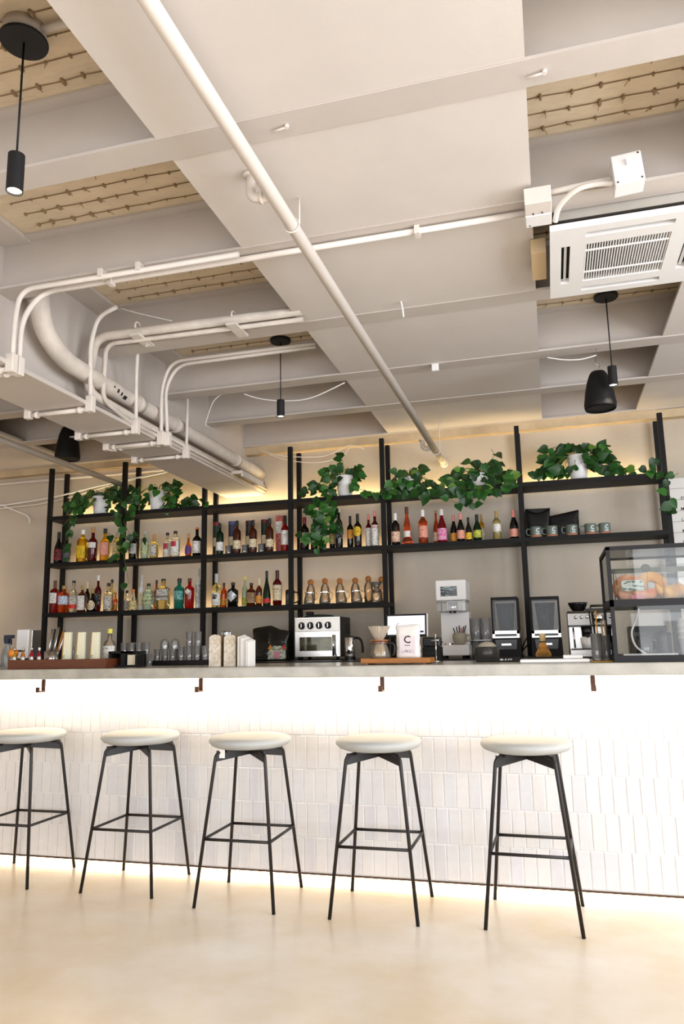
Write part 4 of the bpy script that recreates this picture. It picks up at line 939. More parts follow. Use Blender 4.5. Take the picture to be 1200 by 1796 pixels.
# menu board with letters on the wall at the right
mbd = thing('menu_board', 'white slatted menu board with black letters at the right edge', 'sign', (1.3, YB-.012, 1.4))
zs = [2.440, 2.356, 2.269, 2.181, 2.097, 2.011, 1.928, 1.843, 1.758, 1.673, 1.588, 1.503, 1.42]
MB().box((-.37, .006, 0), (.9, .0115, 1.06)).build('backing', mat('board_gap', '#b9b2a6', 0.8), mbd)
for a, b in zip(zs, zs[1:]): MB().box((-.37, -.003, b-1.4+.002), (.9, .006, a-1.4-.002)).build('slat', mat('board_white', '#e6e3dd', 0.6), mbd)
for tx, px, py in (('ES', 1198, 873.5), ('M', 1197.5, 892.5), ('L', 1198, 911.5), ('M', 1200.5, 931), ('C', 1201, 950)):
    p = at(px, py, YB-.016); word_flat(tx, .024, (p.x-1.3, -.0034, p.z-1.4), M_INKK, 'lettering', mbd)
# wall sconce just left of the view gives the warm glow on the wall
sc = thing('wall_sconce', 'warm wall sconce on the left end of the back wall', 'lamp', (-5.72, YB-.002, 1.78))
MB().lathe([(0, 0), (.05, 0), (.05, .012), (0, .012)], n=20).xf(Matrix.Rotation(R(90), 4, 'X')).build('backplate', M_BLACK, sc)
MB().sphere((0, -.07, 0), .055, 16).build('globe', mat('sconce_globe', '#ffe8c8', .4, emit=(1, .72, .42, 1), estr=8), sc)
l = bpy.data.lights.new('sconce_light', 'POINT'); l.energy = 14; l.color = (1, .7, .42); l.shadow_soft_size = .06
lo = bpy.data.objects.new('sconce_light', l); COL.objects.link(lo); lo.parent = sc; lo.location = (0, -.14, 0)

# ================================================================== THINGS ON THE FRONT WORKTOP
ZC = CT+.001
def fx(px, Y, py=1150): return at(px, py, Y).x
# wooden caddy on the left
xa, xb, Yc = fx(15, 3.86, 1165), fx(186, 3.86, 1165), 3.86
cd = thing('wooden_caddy', 'red brown wooden caddy box at the left end of the worktop', 'tray', ((xa+xb)/2, 3.93, ZC)); w2 = (xb-xa)/2
hh = .052
MB().box((-w2, -.075, 0), (w2, -.063, hh)).build('front_board', M_DWOOD, cd); MB().box((-w2, .063, 0), (w2, .075, hh)).build('rear_board', M_DWOOD, cd)
MB().box((-w2, -.062, 0), (-w2+.012, .062, hh)).build('end_board', M_WOOD, cd); MB().box((w2-.012, -.062, 0), (w2, .062, hh)).build('end_board', M_DWOOD, cd)
MB().box((-w2+.012, -.062, 0), (w2-.012, .062, .008)).build('bottom_board', M_DWOOD, cd)
# bundles of folded paper sleeves in the caddy
M_SL1 = mat('sleeve_cream', '#ece3c8', .8); M_SL2 = mat('sleeve_green_edge', '#dfe0c4', .8); M_SL3 = mat('sleeve_gold', '#b9985c', .7)
for i, (px, d) in enumerate(((118, 'left bundle of cream paper sleeves in the wooden caddy'), (142, 'middle bundle of cream paper sleeves in the wooden caddy'), (167, 'right bundle of cream paper sleeves in the wooden caddy'))):
    X = fx(px, 3.93, 1130); hb = at(px, 1109, 3.93).z-(ZC+.010)
    t = thing('sleeve_bundle', d, 'paper bundle', (X, 3.93, ZC+.010), 0, 'paper sleeve bundles')
    n = 7
    for k in range(n):
        u = (k+.5)/n-.5; xb_ = u*.060; xt = u*.048+.004
        m = M_SL3 if k == 0 else (M_SL1 if k % 2 else M_SL2)
        b = MB(); w = .0036
        vs_ = [(xb_-w, -.010, 0), (xb_+w, -.010, 0), (xb_+w, .008, 0), (xb_-w, .008, 0), (xt-w, -.010-.002*(k%2), hb), (xt+w, -.010-.002*(k%2), hb), (xt+w, .008, hb), (xt-w, .008, hb)]
        b.add(vs_, [(3,2,1,0),(4,5,6,7),(0,1,5,4),(1,2,6,5),(2,3,7,6),(3,0,4,7)]); b.build('sleeve', m, t)
    word_flat('C', .016, (-.012, -.0135, .055), M_INKK, 'lettering', t)
# little syrup bottles in the caddy
for i, (px, c, d) in enumerate(((29, '#d9a03a', 'tiny bottle of golden syrup'), (37, '#a8321e', 'tiny bottle of dark orange bitters'), (44, '#e08a2a', 'tiny bottle of orange bitters'), (52, '#8c1420', 'tiny bottle of deep red syrup'), (59, '#c01a34', 'tiny bottle of bright red syrup'), (66, '#b92a40', 'rightmost tiny bottle of pinkish syrup'))):
    X = fx(px, 3.93, 1140); t = thing('bitters_bottle', d+' in the wooden caddy', 'bottle', (X, 3.915+(i % 2)*.032, ZC+.009), 0, 'little bottles in the caddy')
    r = .0125
    MB().lathe([(0, 0), (r, 0), (r, .062), (r*.8, .074), (r*.42, .084), (r*.42, .096), (0, .096)], n=14).build('body', mat('syrup_%d' % i, c, .08, trans=.5), t)
    MB().lathe([(r+.0006, .034), (r+.0006, .06)], n=10, a0=-170, a1=-10).build('label', LB['white'], t)
    MB().lathe([(0, .096), (r*.5, .096), (r*.56, .112), (0, .116)], n=12).build('dropper_cap', M_WHITE if i % 2 else M_CHROME, t)
# spray bottle
X = fx(12, 4.02, 1150); t = thing('spray_bottle', 'clear spray bottle with a dark trigger at the left edge', 'spray bottle', (X, 4.02, ZC))
MB().lathe([(0, 0), (.03, 0), (.033, .01), (.033, .08), (.027, .115), (.013, .14), (.012, .15), (0, .15)], n=18).build('body', mat('spray_plastic', '#d5dadb', .15, trans=.7), t)
hd_ = MB().prism([(-.016, .151), (.012, .151), (.016, .18), (.042, .186), (.042, .204), (-.02, .204), (-.022, .18)], -.011, .011, 'y'); hd_.build('trigger_head', mat('spray_head', '#252b3d', .4), t)
MB().prism([(.018, .178), (.028, .178), (.03, .15), (.024, .142)], -.005, .005, 'y').build('trigger', mat('spray_head', '#252b3d', .4), t)
# lidded jar
t = thing('orange_lidded_jar', 'small glass jar with an orange lid left of the caddy', 'jar', (fx(17, 3.9, 1150), 3.93, ZC))
MB().lathe([(0, 0), (.026, 0), (.028, .006), (.028, .06), (.022, .07), (0, .07)], n=18).build('jar', M_TGL, t)
MB().lathe([(0, .07), (.024, .07), (.03, .085), (.028, .105), (.015, .118), (0, .12)], n=18).build('lid', mat('orange_lid', '#d8842f', .5), t)
# white dispenser behind
t = thing('napkin_dispenser', 'white upright dispenser box behind the little bottles', 'dispenser', (fx(50, 4.3, 1120), 4.3, ZC))
MB().box((-.06, -.05, 0), (.06, .05, .055), .004).build('base', M_BLKMATT, t); MB().box((-.06, -.045, .056), (.035, .05, .245), .008).build('housing', M_WHITE, t)
MB().box((.036, -.04, .056), (.06, .05, .24), .004).build('side_panel', M_STAIN, t); MB().box((-.045, -.052, .10), (.012, -.0455, .112)).build('slot', M_DKMETAL, t)
# utensil holder
t = thing('utensil_jar', 'steel jar holding bar spoons and tongs behind the caddy', 'utensil holder', (fx(90, 4.08, 1150), 4.08, ZC))
MB().lathe([(0, 0), (.04, 0), (.042, .10), (.039, .10), (.037, .004), (0, .004)], n=20).build('jar', M_STAIN, t)
for i, (x0_, x1_, h_, m) in enumerate(((-.02, .012, .235, M_STAIN), (-.01, .026, .235, M_DKMETAL), (.0, .045, .245, M_STAIN), (.008, .072, .22, M_WOOD), (.016, .078, .225, M_STAIN))):
    MB().tube([(x0_, -.01+.006*i, .006), (x1_, -.02+.01*i, h_)], [.005, .0065], 8).build('utensil', m, t)
t = thing('juicer', 'chrome hand juicer beside the paper sleeves', 'juicer', (fx(101, 4.03, 1150), 4.14, ZC))
MB().lathe([(0, 0), (.03, 0), (.034, .03), (.03, .06), (.034, .10), (.028, .13), (0, .135)], n=20).build('body', M_CHROME, t)
MB().tube([(.0, 0, .12), (.03, -.02, .145)], .008, 8).build('spout', M_CHROME, t)
# yellow capped bottle
t = thing('syrup_bottle', 'white bottle with a yellow cap behind the black caddy', 'bottle', (fx(192, 4.1, 1140), 4.1, ZC))
MB().lathe([(0, 0), (.036, 0), (.038, .006), (.038, .13), (.03, .15), (.014, .165), (.013, .2), (0, .2)], n=20).build('body', M_TGL, t)
MB().lathe([(.0386, .05), (.0386, .125)], n=14, a0=-175, a1=-5).build('label', LB['white'], t)
MB().lathe([(0, .2), (.0155, .2), (.0155, .228), (0, .23)], n=14, smooth=False).build('cap', mat('cap_yellow2', '#d8cc4e', .4), t)
# black napkin caddy
xa, xb = fx(190, 3.95, 1160), fx(240, 3.95, 1160)
t = thing('black_caddy', 'black open napkin caddy beside the wooden box', 'caddy', ((xa+xb)/2, 4.0, ZC)); w2 = (xb-xa)/2
b = MB(); b.box((-w2, -.05, 0), (w2, .05, .012)); b.box((-w2, -.05, .012), (-w2+.016, .05, .092)); b.box((-.012, -.05, .012), (.01, .05, .092)); b.box((w2-.012, -.05, .012), (w2, .05, .07)); b.box((-w2, .04, .012), (w2, .05, .092)); b.box((-w2, -.05, .08), (.01, .05, .092)); b.build('frame', M_BLKMATT, t)
MB().box((.02, -.03, .0125), (w2-.02, .03, .07)).build('napkins', mat('napkin_cream', '#ddd2b8', .8), t)
# glass tray with tumblers
xa, xb = fx(246, 4.38, 1155), fx(368, 4.38, 1155)
single('glass_tray', MB().box((xa, 4.31, ZC), (xb, 4.47, ZC+.028), .003), M_BLKMATT, 'flat black tray carrying rows of tumblers', 'tray')
gs = MB().lathe(tumbler_mesh(.0205, .072, foot=.01, flare=1.06), n=16).mesh('short_glass', M_GLASS)
gt = MB().lathe(tumbler_mesh(.0215, .088, foot=.01, flare=1.04), n=16).mesh('tall_glass', M_GLASS)
gd = MB().lathe([(.03, 0), (.031, .02), (.026, .05), (.012, .062), (0, .064), (0, .061), (.011, .059), (.024, .048), (.029, .02), (.0285, 0)], n=18).mesh('upturned_bowl', M_GLASS)
ZT = ZC+.0285; ORD = ('first', 'second', 'third', 'fourth', 'fifth')
def glassware(me, px, Y, z, name, label, group):
    X = fx(px, Y, 1135); o_ = put(name, me, None, (X, Y, z)); tag(o_, label, 'glass', group); return o_
ZW = ZC
for k in range(5):
    glassware(gs, 210+k*13, 4.25, ZW, 'tumbler', ORD[k]+' short tumbler from the left in the row on the worktop', 'short tumblers in the left row')
for k in range(4):
    glassware(gs, 218+k*13, 4.25, ZW+.0722, 'tumbler', ORD[k]+' tumbler from the left stacked on the worktop row', 'tumblers stacked on the left row')
for k in range(3):
    glassware(gs, 276+k*13.5, 4.38, ZT, 'tumbler', ORD[k]+' short tumbler from the left on the black tray', 'short tumblers on the tray')
for px, d in ((289, 'left'), (307, 'right')):
    glassware(gd, px, 4.44, ZT+.0725, 'glass_bowl', d+' upturned glass bowl on the tumblers of the tray', 'upturned glass bowls')
for k, px in enumerate((289, 307)):
    glassware(gs, px, 4.44, ZT, 'tumbler', ('left', 'right')[k]+' short tumbler holding up an upturned bowl on the tray', 'tumblers under the bowls')
for k in range(4):
    glassware(gt, 318+k*14, 4.38, ZT, 'tumbler', ORD[k]+' tall tumbler from the left on the black tray', 'tall tumblers on the tray')
for k, px in enumerate((332, 347)):
    glassware(gt, px, 4.38, ZT+.0885, 'tumbler', ('left', 'right')[k]+' tall tumbler stacked on the tray row', 'tall tumblers stacked on the right row')
glassware(gt, 363, 4.44, ZT+.0005, 'tumbler', 'tall tumbler behind the right end of the tray row', None)
# textured rounded-top boards and menu stack
M_FLUFF = mat('speckled_cream_board', '#e3dcd0', .9, noise=.35, nscale=60, col2='#b9a98f', bump=.6, bscale=120)
M_FIBRE = mat('brown_fibre_edge', '#a98252', .95, noise=.6, nscale=90, col2='#5a3f22', bump=.7, bscale=120)
def arch(w, h, n=8):
    return [(-w/2, 0), (w/2, 0)]+[(w/2*math.cos(pi*i/n), h-w*.32+w*.32*math.sin(pi*i/n)) for i in range(n+1)]
for px, d, s in ((378, 'left of two cream speckled round-topped boards on the worktop', 0), (404, 'right of two cream speckled round-topped boards on the worktop', 1)):
    X = fx(px, 3.86, 1150); tp = at(px, 1113, 3.86); h = tp.z-ZC
    t = thing('round_top_board', d, 'board', (X, 3.86, ZC), R(4), 'round-topped boards')
    MB().prism(arch(.066, h), -.012, .004, 'y').build('front_board', M_FLUFF, t)
    MB().prism(arch(.064, h-.004), .0045, .05, 'y').build('fibre_core', M_FIBRE, t)
X = fx(431, 3.86, 1150); tp = at(424, 1113, 3.86); h = tp.z-ZC
t = thing('menu_stack', 'stack of white menus with slanted tops beside the round-topped boards', 'menus', (X, 3.88, ZC))
for k in range(7):
    x = -.032+k*.0095; hk = h-.005*k
    MB().prism([(-.05, 0), (.05, 0), (.05, hk), (-.05, hk-.012)], x-.003, x+.003, 'x').build('menu', (M_WHITEPAPER, mat('menu_grey', '#cfc9c2', .7), M_WHITEPAPER)[k % 3], t)
# wooden board with dripper set and coffee bag
xa, xb = fx(634, 3.90, 1160), fx(755, 3.90, 1160)
t = thing('serving_board', 'orange wooden serving board with dripper and coffee bag on it', 'board', ((xa+xb)/2, 3.97, ZC)); w2 = (xb-xa)/2
MB().box((-w2, -.09, .006), (w2, .09, .031), .003).build('plank', M_WOOD, t)
for s in (-1, 1): MB().box((s*(w2-.03)-.01, -.085, 0), (s*(w2-.03)+.01, .085, .0062)).build('foot', M_DWOOD, t)
ZB = ZC+.0315
X = fx(666, 3.96, 1140)
t = thing('glass_carafe', 'glass coffee carafe with a wooden collar on the serving board', 'carafe', (X, 3.96, ZB))
MB().lathe([(0, 0), (.054, 0), (.058, .008), (.05, .04), (.034, .082), (.034, .088), (.031, .088), (.031, .082), (.047, .04), (.054, .01), (0, .005)], n=24).build('body', M_TGL, t)
MB().lathe([(.035, .074), (.047, .076), (.047, .086), (.035, .088)], n=24, smooth=False).build('collar', M_DWOOD, t)
MB().tube(catmull([(.04, 0, .08), (.075, 0, .075), (.082, 0, .05), (.078, 0, .02), (.07, 0, .012)], 6), .0055, 8).build('handle', M_BLKGLOSS, t)
t = thing('pour_over_dripper', 'ribbed glass pour-over cone resting on the carafe', 'dripper', (X, 3.96, ZB+.089))
N = 48; b = MB(); vs_ = []
for j, (r0, z) in enumerate(((.012, 0), (.03, .022), (.043, .05), (.057, .078))):
    for i in range(N): q = r0*(1+(.05 if i % 2 else -.03)); a = 2*pi*i/N; vs_.append((q*math.cos(a), q*math.sin(a), z))
b.add(vs_, [(j*N+i, j*N+(i+1) % N, (j+1)*N+(i+1) % N, (j+1)*N+i) for j in range(3) for i in range(N)], False)
b.build('cone', mat('ribbed_glass', '#e6d9c6', .12, trans=.6), t)
MB().lathe([(.03, -.0005), (.05, .001), (.05, .006), (.014, .006)], n=24, smooth=False).build('base_flange', M_WOOD, t)
X = fx(717, 3.97, 1140); tp = at(717, 1096, 3.97); h = tp.z-ZB
t = thing('coffee_bag', 'white coffee bag with a dark C emblem on the serving board', 'bag', (X, 3.97, ZB))
w = 41*pxm(tp)
bag_mesh(w, .065, h, 9, top=lambda u: .02*math.sin(3*u)).build('pouch', mat('white_foil_bag', '#e6e1dc', .35, bump=.25, bscale=16), t)
MB().box((-w*.33, -.0345, h*.12), (w*.33, -.0335, h*.66)).build('label', mat('bag_label', '#ddd2d4', .6), t)
word_flat('C', .040, (0, -.0352, h*.54), M_INKK, 'emblem', t); MB().box((-.014, -.0352, h*.365), (.014, -.0346, h*.385)).build('emblem_bar', M_INKK, t)
MB().box((-w*.26, -.0352, h*.16), (w*.26, -.0346, h*.24)).build('small_print', printed('bag_print', '#ddd2d4', '#7a7078', 260, 300, .35), t)
# till screen and printer
q0, q1 = at(677, 1078, 4.4), at(748, 1077, 4.4); W = q1.x-q0.x; cxm = (q0.x+q1.x)/2; zt = q0.z; zb_ = at(712, 1117, 4.4).z
t = thing('till_screen', 'till touch screen showing a white page behind the coffee bag', 'monitor', (cxm, 4.42, ZC))
mz = Matrix.Translation((0, -.02, (zt+zb_)/2-ZC)) @ Matrix.Rotation(R(-8), 4, 'X'); hh = (zt-zb_)/2
MB().obox(mz, (-W/2, -.008, -hh), (W/2, .012, hh), .004).build('bezel', M_BLKGLOSS, t)
MB().obox(mz, (-W/2+.010, -.0088, -hh+.012), (W/2-.010, -.0082, hh-.011)).build('screen', mat('screen_page', '#dfe0ee', .3, emit='#dfe2f2', estr=.55), t)
word_flat('C', .018, mz @ Vector((-W*.2, -.0095, .002)), mat('screen_ink', '#8a8c96', .5), 'emblem', t)
MB().obox(mz, (W/2-.042, -.0095, -hh+.022), (W/2-.018, -.009, -hh+.032)).build('screen_button', M_INKK, t)
MB().obox(mz, (W/2+.0005, -.006, -hh), (W/2+.006, .014, hh)).build('side_strip', M_WHITE, t)
MB().box((-.03, -.01, .012), (.03, .03, (zb_-ZC)+.03)).build('stand', M_BLKMATT, t); MB().box((-.085, -.06, 0), (.085, .09, .014), .003).build('foot', M_BLKMATT, t)
t = thing('receipt_printer', 'black receipt printer right of the till screen', 'printer', (fx(758, 4.53, 1130), 4.53, ZC))
MB().box((-.05, -.06, 0), (.055, .06, .085), .005).build('body', M_BLKMATT, t); MB().box((-.048, -.055, .0855), (.053, .055, .14), .006).build('lid', M_BLKGLOSS, t); MB().box((-.035, -.063, .045), (.03, -.0605, .05)).build('paper_slot', M_DKMETAL, t)
t = thing('chrome_stand', 'thin chrome rod stand on the worktop beside the printer', 'stand', (fx(765, 4.3, 1140), 4.3, ZC))
MB().lathe([(0, 0), (.022, 0), (.022, .006), (0, .008)], n=16).build('base', M_CHROME, t); MB().cyl((0, 0, .006), (0, 0, .145), .004, 8).build('rod', M_CHROME, t); MB().sphere((0, 0, .15), .008, 8).build('knob', M_CHROME, t); MB().cyl((-.025, 0, .118), (.02, 0, .122), .004, 8).build('cross_arm', M_CHROME, t)
# matcha bowl, whisk, mats and trays
t = thing('matcha_bowl', 'dark stoneware bowl with a pale domed lid on the worktop', 'bowl', (fx(855, 4.38, 1150), 4.38, ZC))
MB().lathe([(0, 0), (.052, 0), (.066, .012), (.07, .04), (.068, .072), (.062, .08), (.058, .074), (.06, .04), (.05, .012), (0, .01)], n=28).build('bowl', mat('dark_stoneware', '#3f3d3b', .3, noise=.3, nscale=10), t)
MB().lathe([(.056, .075), (.05, .088), (.034, .102), (.012, .108), (0, .109)], n=24).build('lid', mat('pale_lid', '#a8a294', .5), t)
xa, xb = fx(836, 4.2, 1155), fx(912, 4.2, 1155)
t = thing('black_mat_box', 'low black box with small white print in front of the blender', 'box', ((xa+xb)/2, 4.22, ZC))
MB().box((-(xb-xa)/2, -.05, 0), ((xb-xa)/2, .05, .022), .003).build('box', M_BLKMATT, t); MB().box((.01, -.0508, .007), (.075, -.0502, .015)).build('print', printed('mat_print', '#161617', '#d8d8d4', 240, 60, .55), t)
X = fx(953, 4.3, 1140)
t = thing('whisk_holder', 'low black tray under the bamboo whisk', 'tray', (fx(965, 4.3, 1150), 4.32, ZC))
MB().box((-.13, -.05, 0), (.14, .06, .02), .003).build('tray', M_BLKMATT, t)
t = thing('bamboo_whisk', 'bamboo tea whisk standing on its flared tines', 'whisk', (X, 4.3, ZC+.021))
MB().lathe([(0, .075), (.0165, .075), (.0175, .12), (.0165, .125), (0, .125)], n=16).build('handle', mat('bamboo_pale', '#d8c08a', .5, noise=.15, nscale=20), t)
b = MB()
for i in range(40):
    a = 2*pi*i/40; b.tube([(math.cos(a)*.015, math.sin(a)*.015, .078), (math.cos(a)*.026, math.sin(a)*.026, .045), (math.cos(a)*.042, math.sin(a)*.042, .012), (math.cos(a)*.038, math.sin(a)*.038, 0)], .0014, 4, smooth=False)
b.build('tines', mat('bamboo_tines', '#c08a3c', .6), t)
MB().lathe([(.014, .074), (.03, .042), (.028, .02), (0, .015)], n=16).build('inner_bristles', mat('bamboo_inner', '#a06c28', .7), t)
MB().lathe([(.0172, .077), (.0182, .08), (.0172, .083)], n=16).build('thread_band', M_INKK, t)
xa, xb = fx(913, 3.92, 1160), fx(1034, 3.92, 1160)
single('white_tray', MB().box((xa, 3.86, ZC), (xb, 4.02, ZC+.016), .004), M_WHITE, 'long thin white tray near the worktop edge', 'tray')
xa, xb = fx(988, 3.98, 1155), fx(1022, 3.98, 1155)
single('white_block', MB().box((xa, 3.93, ZC+.017), (xb, 4.0, ZC+.034), .003), M_WHITE, 'small white slab lying on the long white tray', 'block')
# straw glasses
t = thing('straw_glass', 'glass full of black straws beside the pastry case', 'straw holder', (fx(1048, 3.93, 1150), 3.93, ZC+.006))
MB().lathe(tumbler_mesh(.026, .13, foot=.008, flare=1.05), n=18).build('glass', M_GLASS, t)
r_ = random.Random(4)
for i in range(9):
    a = r_.uniform(0, 2*pi); q = r_.uniform(.004, .019); MB().tube([(q*math.cos(a)*.7, q*math.sin(a)*.7, .01), (q*math.cos(a)*1.25-.012, q*math.sin(a)*1.25, r_.uniform(.22, .245))], .0035, 6).build('straw', M_BLKGLOSS if i not in (2, 5) else mat('wood_stirrer', '#c9963e', .6), t)
t = thing('stirrer_glass', 'glass of pale wooden stirrers touching the pastry case', 'stirrer holder', (fx(1064, 4.05, 1150)+.0, 4.05, ZC+.006))
MB().lathe(tumbler_mesh(.024, .12, foot=.008, flare=1.05), n=18).build('glass', M_GLASS, t)
for i in range(7):
    a = r_.uniform(0, 2*pi); q = r_.uniform(.004, .016); MB().tube([(q*math.cos(a)*.7, q*math.sin(a)*.7, .01), (q*math.cos(a)*1.2-.006, q*math.sin(a)*1.2, r_.uniform(.16, .2))], .0032, 6).build('stirrer', mat('wood_stirrer_pale', '#cdb48a', .6), t)
xa, xb = fx(1036, 3.93, 1160), fx(1066, 3.93, 1160)
single('brass_tray', MB().box((xa, 3.885, ZC), (fx(1073, 4.07, 1150), 4.09, ZC+.005), .002), mat('brass', '#b98e3e', .3, metal=.9), 'small brass tray under the straw glasses', 'tray')

# ------------------------------------------------------------------ pastry case
cx0, cx1, cy0, cy1 = .282, 1.35, 3.80, 4.30; czm, czt = 1.381, 1.645
t = thing('pastry_case', 'two-tier black framed glass pastry case at the right end', 'display case', ((cx0+cx1)/2, (cy0+cy1)/2, ZC)); pcx, pcy = (cx0+cx1)/2, (cy0+cy1)/2
def pb(name, a, b, m): MB().box((a[0]-pcx, a[1]-pcy, a[2]-ZC), (b[0]-pcx, b[1]-pcy, b[2]-ZC)).build(name, m, t)
f = .009; M_FR = mat('case_black_frame', '#161518', .5, spec=.35)
for x in (cx0, cx1):
    for y in (cy0, cy1): pb('frame_post', (x-f, y-f, ZC+.03), (x+f, y+f, czt-.0005), M_FR)
for z0_, z1_ in ((ZC, ZC+.03), (czm-.02, czm+.012), (czt-.014, czt+.004)):
    for y in (cy0, cy1): pb('frame_rail', (cx0-f, y-f, z0_), (cx1+f, y+f, z1_), M_FR)
    for x in (cx0, cx1): pb('frame_rail', (x-f, cy0+f, z0_), (x+f, cy1-f, z1_), M_FR)
pb('floor_panel', (cx0+f, cy0+f, ZC+.002), (cx1-f, cy1-f, ZC+.02), M_BLKMATT)
pb('middle_shelf', (cx0+f, cy0+f, czm-.006), (cx1-f, cy1-f, czm+.004), mat('case_shelf', '#3a3a3c', .3))
M_PANE = glass('case', '#fbfcfc', rough=0.0, ior=1.4)
for z0_, z1_ in ((ZC+.03, czm-.02), (czm+.012, czt-.014)):
    pb('glass_pane', (cx0+f, cy0-.002, z0_), (cx1-f, cy0+.002, z1_), M_PANE); pb('glass_pane', (cx0-.002, cy0+f, z0_), (cx0+.002, cy1-f, z1_), M_PANE)
    pb('glass_pane', (cx1-.002, cy0+f, z0_), (cx1+.002, cy1-f, z1_), M_PANE); pb('glass_pane', (cx0+f, cy1-.002, z0_), (cx1-f, cy1+.002, z1_), M_PANE)
pb('glass_top', (cx0+f, cy0+f, czt-.008), (cx1-f, cy1-f, czt-.003), M_PANE)
# pastries in clear bags on the upper shelf
M_CROI = mat('baked_crust', '#e28a22', .55, noise=.5, nscale=22, col2='#f6cc70', bump=.4, bscale=40)
M_CROI2 = mat('baked_salmon', '#e0733a', .55, noise=.5, nscale=26, col2='#f2b98a', bump=.4, bscale=40)
zs_ = czm+.005
r_ = random.Random(8)
def croissant(x, y, z, s, rz, tilt, m, label):
    pts = []; n = 14
    for i in range(n+1):
        a = R(-75+150*i/n); pts.append(Vector((math.sin(a)*.06, .05*(1-math.cos(a)), 0))*s)
    rad = [max(.004, .026*s*math.sin(pi*(i+.4)/(n+.8))*(1+.13*(i % 2))) for i in range(n+1)]
    q = Matrix.Rotation(rz, 4, 'Z') @ Matrix.Rotation(tilt, 4, 'X')
    b = MB().tube(pts, rad, 10).xf(q); zmin = min(v[2] for v in b.v)
    o = b.build('croissant', m, None, (x, y, z-zmin)); return tag(o, label, 'pastry', 'pastries in the case')
def bagel(x, y, z, s, m, label):
    b = MB(); R0, r0 = .042*s, .022*s; vs_ = []; N, K = 20, 10
    for i in range(N):
        for j in range(K):
            a, c = 2*pi*i/N, 2*pi*j/K; vs_.append(((R0+r0*math.cos(c))*math.cos(a), r0*.8*math.sin(c), (R0+r0*math.cos(c))*math.sin(a)))
    b.add(vs_, [(i*K+j, i*K+(j+1) % K, ((i+1) % N)*K+(j+1) % K, ((i+1) % N)*K+j) for i in range(N) for j in range(K)], True)
    b.xf(Matrix.Rotation(R(-18), 4, 'X')); zmin = min(v[2] for v in b.v)
    return tag(b.build('bagel', m, None, (x, y, z-zmin)), label, 'pastry', 'pastries in the case')
bagel(.375, 3.90, zs_, 1.1, M_CROI2, 'ring pastry at the left front of the case')
bagel(.385, 4.04, zs_, 1.2, M_CROI2, 'salmon coloured ring pastry behind the left front one')
bagel(.485, 3.985, zs_, 1.25, M_CROI, 'large golden ring pastry in the case')
croissant(.445, 3.87, zs_, 1.1, R(15), R(60), M_CROI2, 'small reddish pastry in front of the large ring')
for i, (x, y, dz, rz, tl, d) in enumerate(((.56, 3.89, 0, 40, 65, 'upright golden pastry left of the pastry pile'), (.64, 3.96, 0, 65, 75, 'golden pastry in the middle of the pile'), (.715, 3.90, 0, 30, 70, 'golden pastry at the right of the pile'), (.575, 4.06, 0, 110, 80, 'tall golden pastry at the back of the pile'), (.72, 4.05, 0, 50, 72, 'back right golden pastry'), (.80, 3.92, 0, 20, 40, 'low browned pastry near the picture edge'), (.90, 3.98, 0, 70, 50, 'last golden pastry at the picture edge'))):
    croissant(x, y, zs_, 1.3 if i < 5 else 1.0, R(rz), R(tl), M_CROI, d)
M_FILM = glass('film', '#fdfdfd', rough=.1, ior=1.25, haze=.04)
t2 = thing('pastry_bag', 'clear printed bag lying against the left ring pastries', 'bag', (.385, 3.845, zs_))
bag_mesh(.14, .03, .15, 21).build('film', M_FILM, t2); MB().box((-.05, -.0175, .05), (.05, -.0165, .10)).build('print', printed('film_print', '#cfd6cf', '#6a7b72', 60, 200, .3), t2); MB().box((-.01, -.0172, .01), (.045, -.0164, .03)).build('pink_strip', mat('film_pink', '#d98a94', .5), t2)
t2 = thing('pastry_bag', 'clear bag in front of the golden pastry pile', 'bag', (.62, 3.842, zs_)); bag_mesh(.2, .03, .17, 22).build('film', M_FILM, t2)
MB().box((-.002, -.018, .0), (.008, -.0165, .16)).build('white_seam', M_WHITE, t2)
single('tag_rail', MB().box((.30, 4.09, zs_+.155), (.78, 4.10, zs_+.18)).sphere((.48, 4.09, zs_+.178), .022, 12, sy=.4).sphere((.70, 4.09, zs_+.172), .022, 12, sy=.4).box((.32, 4.095, zs_), (.325, 4.10, zs_+.156)).box((.76, 4.095, zs_), (.765, 4.10, zs_+.156)), mat('olive_rail', '#5b6150', .5), 'olive tag rail standing behind the pastries', 'rack')
# things on the lower tier
zl_ = ZC+.0205
single('menu_slip', MB().box((.32, 3.84, zl_), (.56, 3.95, zl_+.016)), M_WHITEPAPER, 'white slip box lying at the front of the lower tier', 'box')
t2 = thing('glass_jug', 'clear jug in the lower tier of the case', 'jug', (.44, 4.05, zl_)); MB().lathe(tumbler_mesh(.04, .1), n=20).build('body', M_GLASS, t2); MB().tube(catmull([(.04, 0, .08), (.065, 0, .07), (.062, 0, .035), (.039, 0, .025)], 5), .004, 6).build('handle', M_GLASS, t2)
t2 = thing('steel_canister', 'dark steel canister in the lower tier of the case', 'canister', (.53, 4.06, zl_)); MB().lathe([(0, 0), (.036, 0), (.036, .1), (0, .1)], n=20, smooth=False).build('body', M_DKMETAL, t2); MB().lathe([(0, .1005), (.038, .1005), (.038, .112), (.012, .12), (0, .126)], n=20).build('lid', M_BLKGLOSS, t2)
t2 = thing('black_box', 'dark box at the back of the lower tier', 'box', (.47, 4.2, zl_)); MB().box((-.09, -.05, 0), (.09, .05, .15), .004).build('carton', M_BLKMATT, t2); MB().box((-.07, -.0515, .08), (.07, -.0505, .12)).build('label', M_DKMETAL, t2)
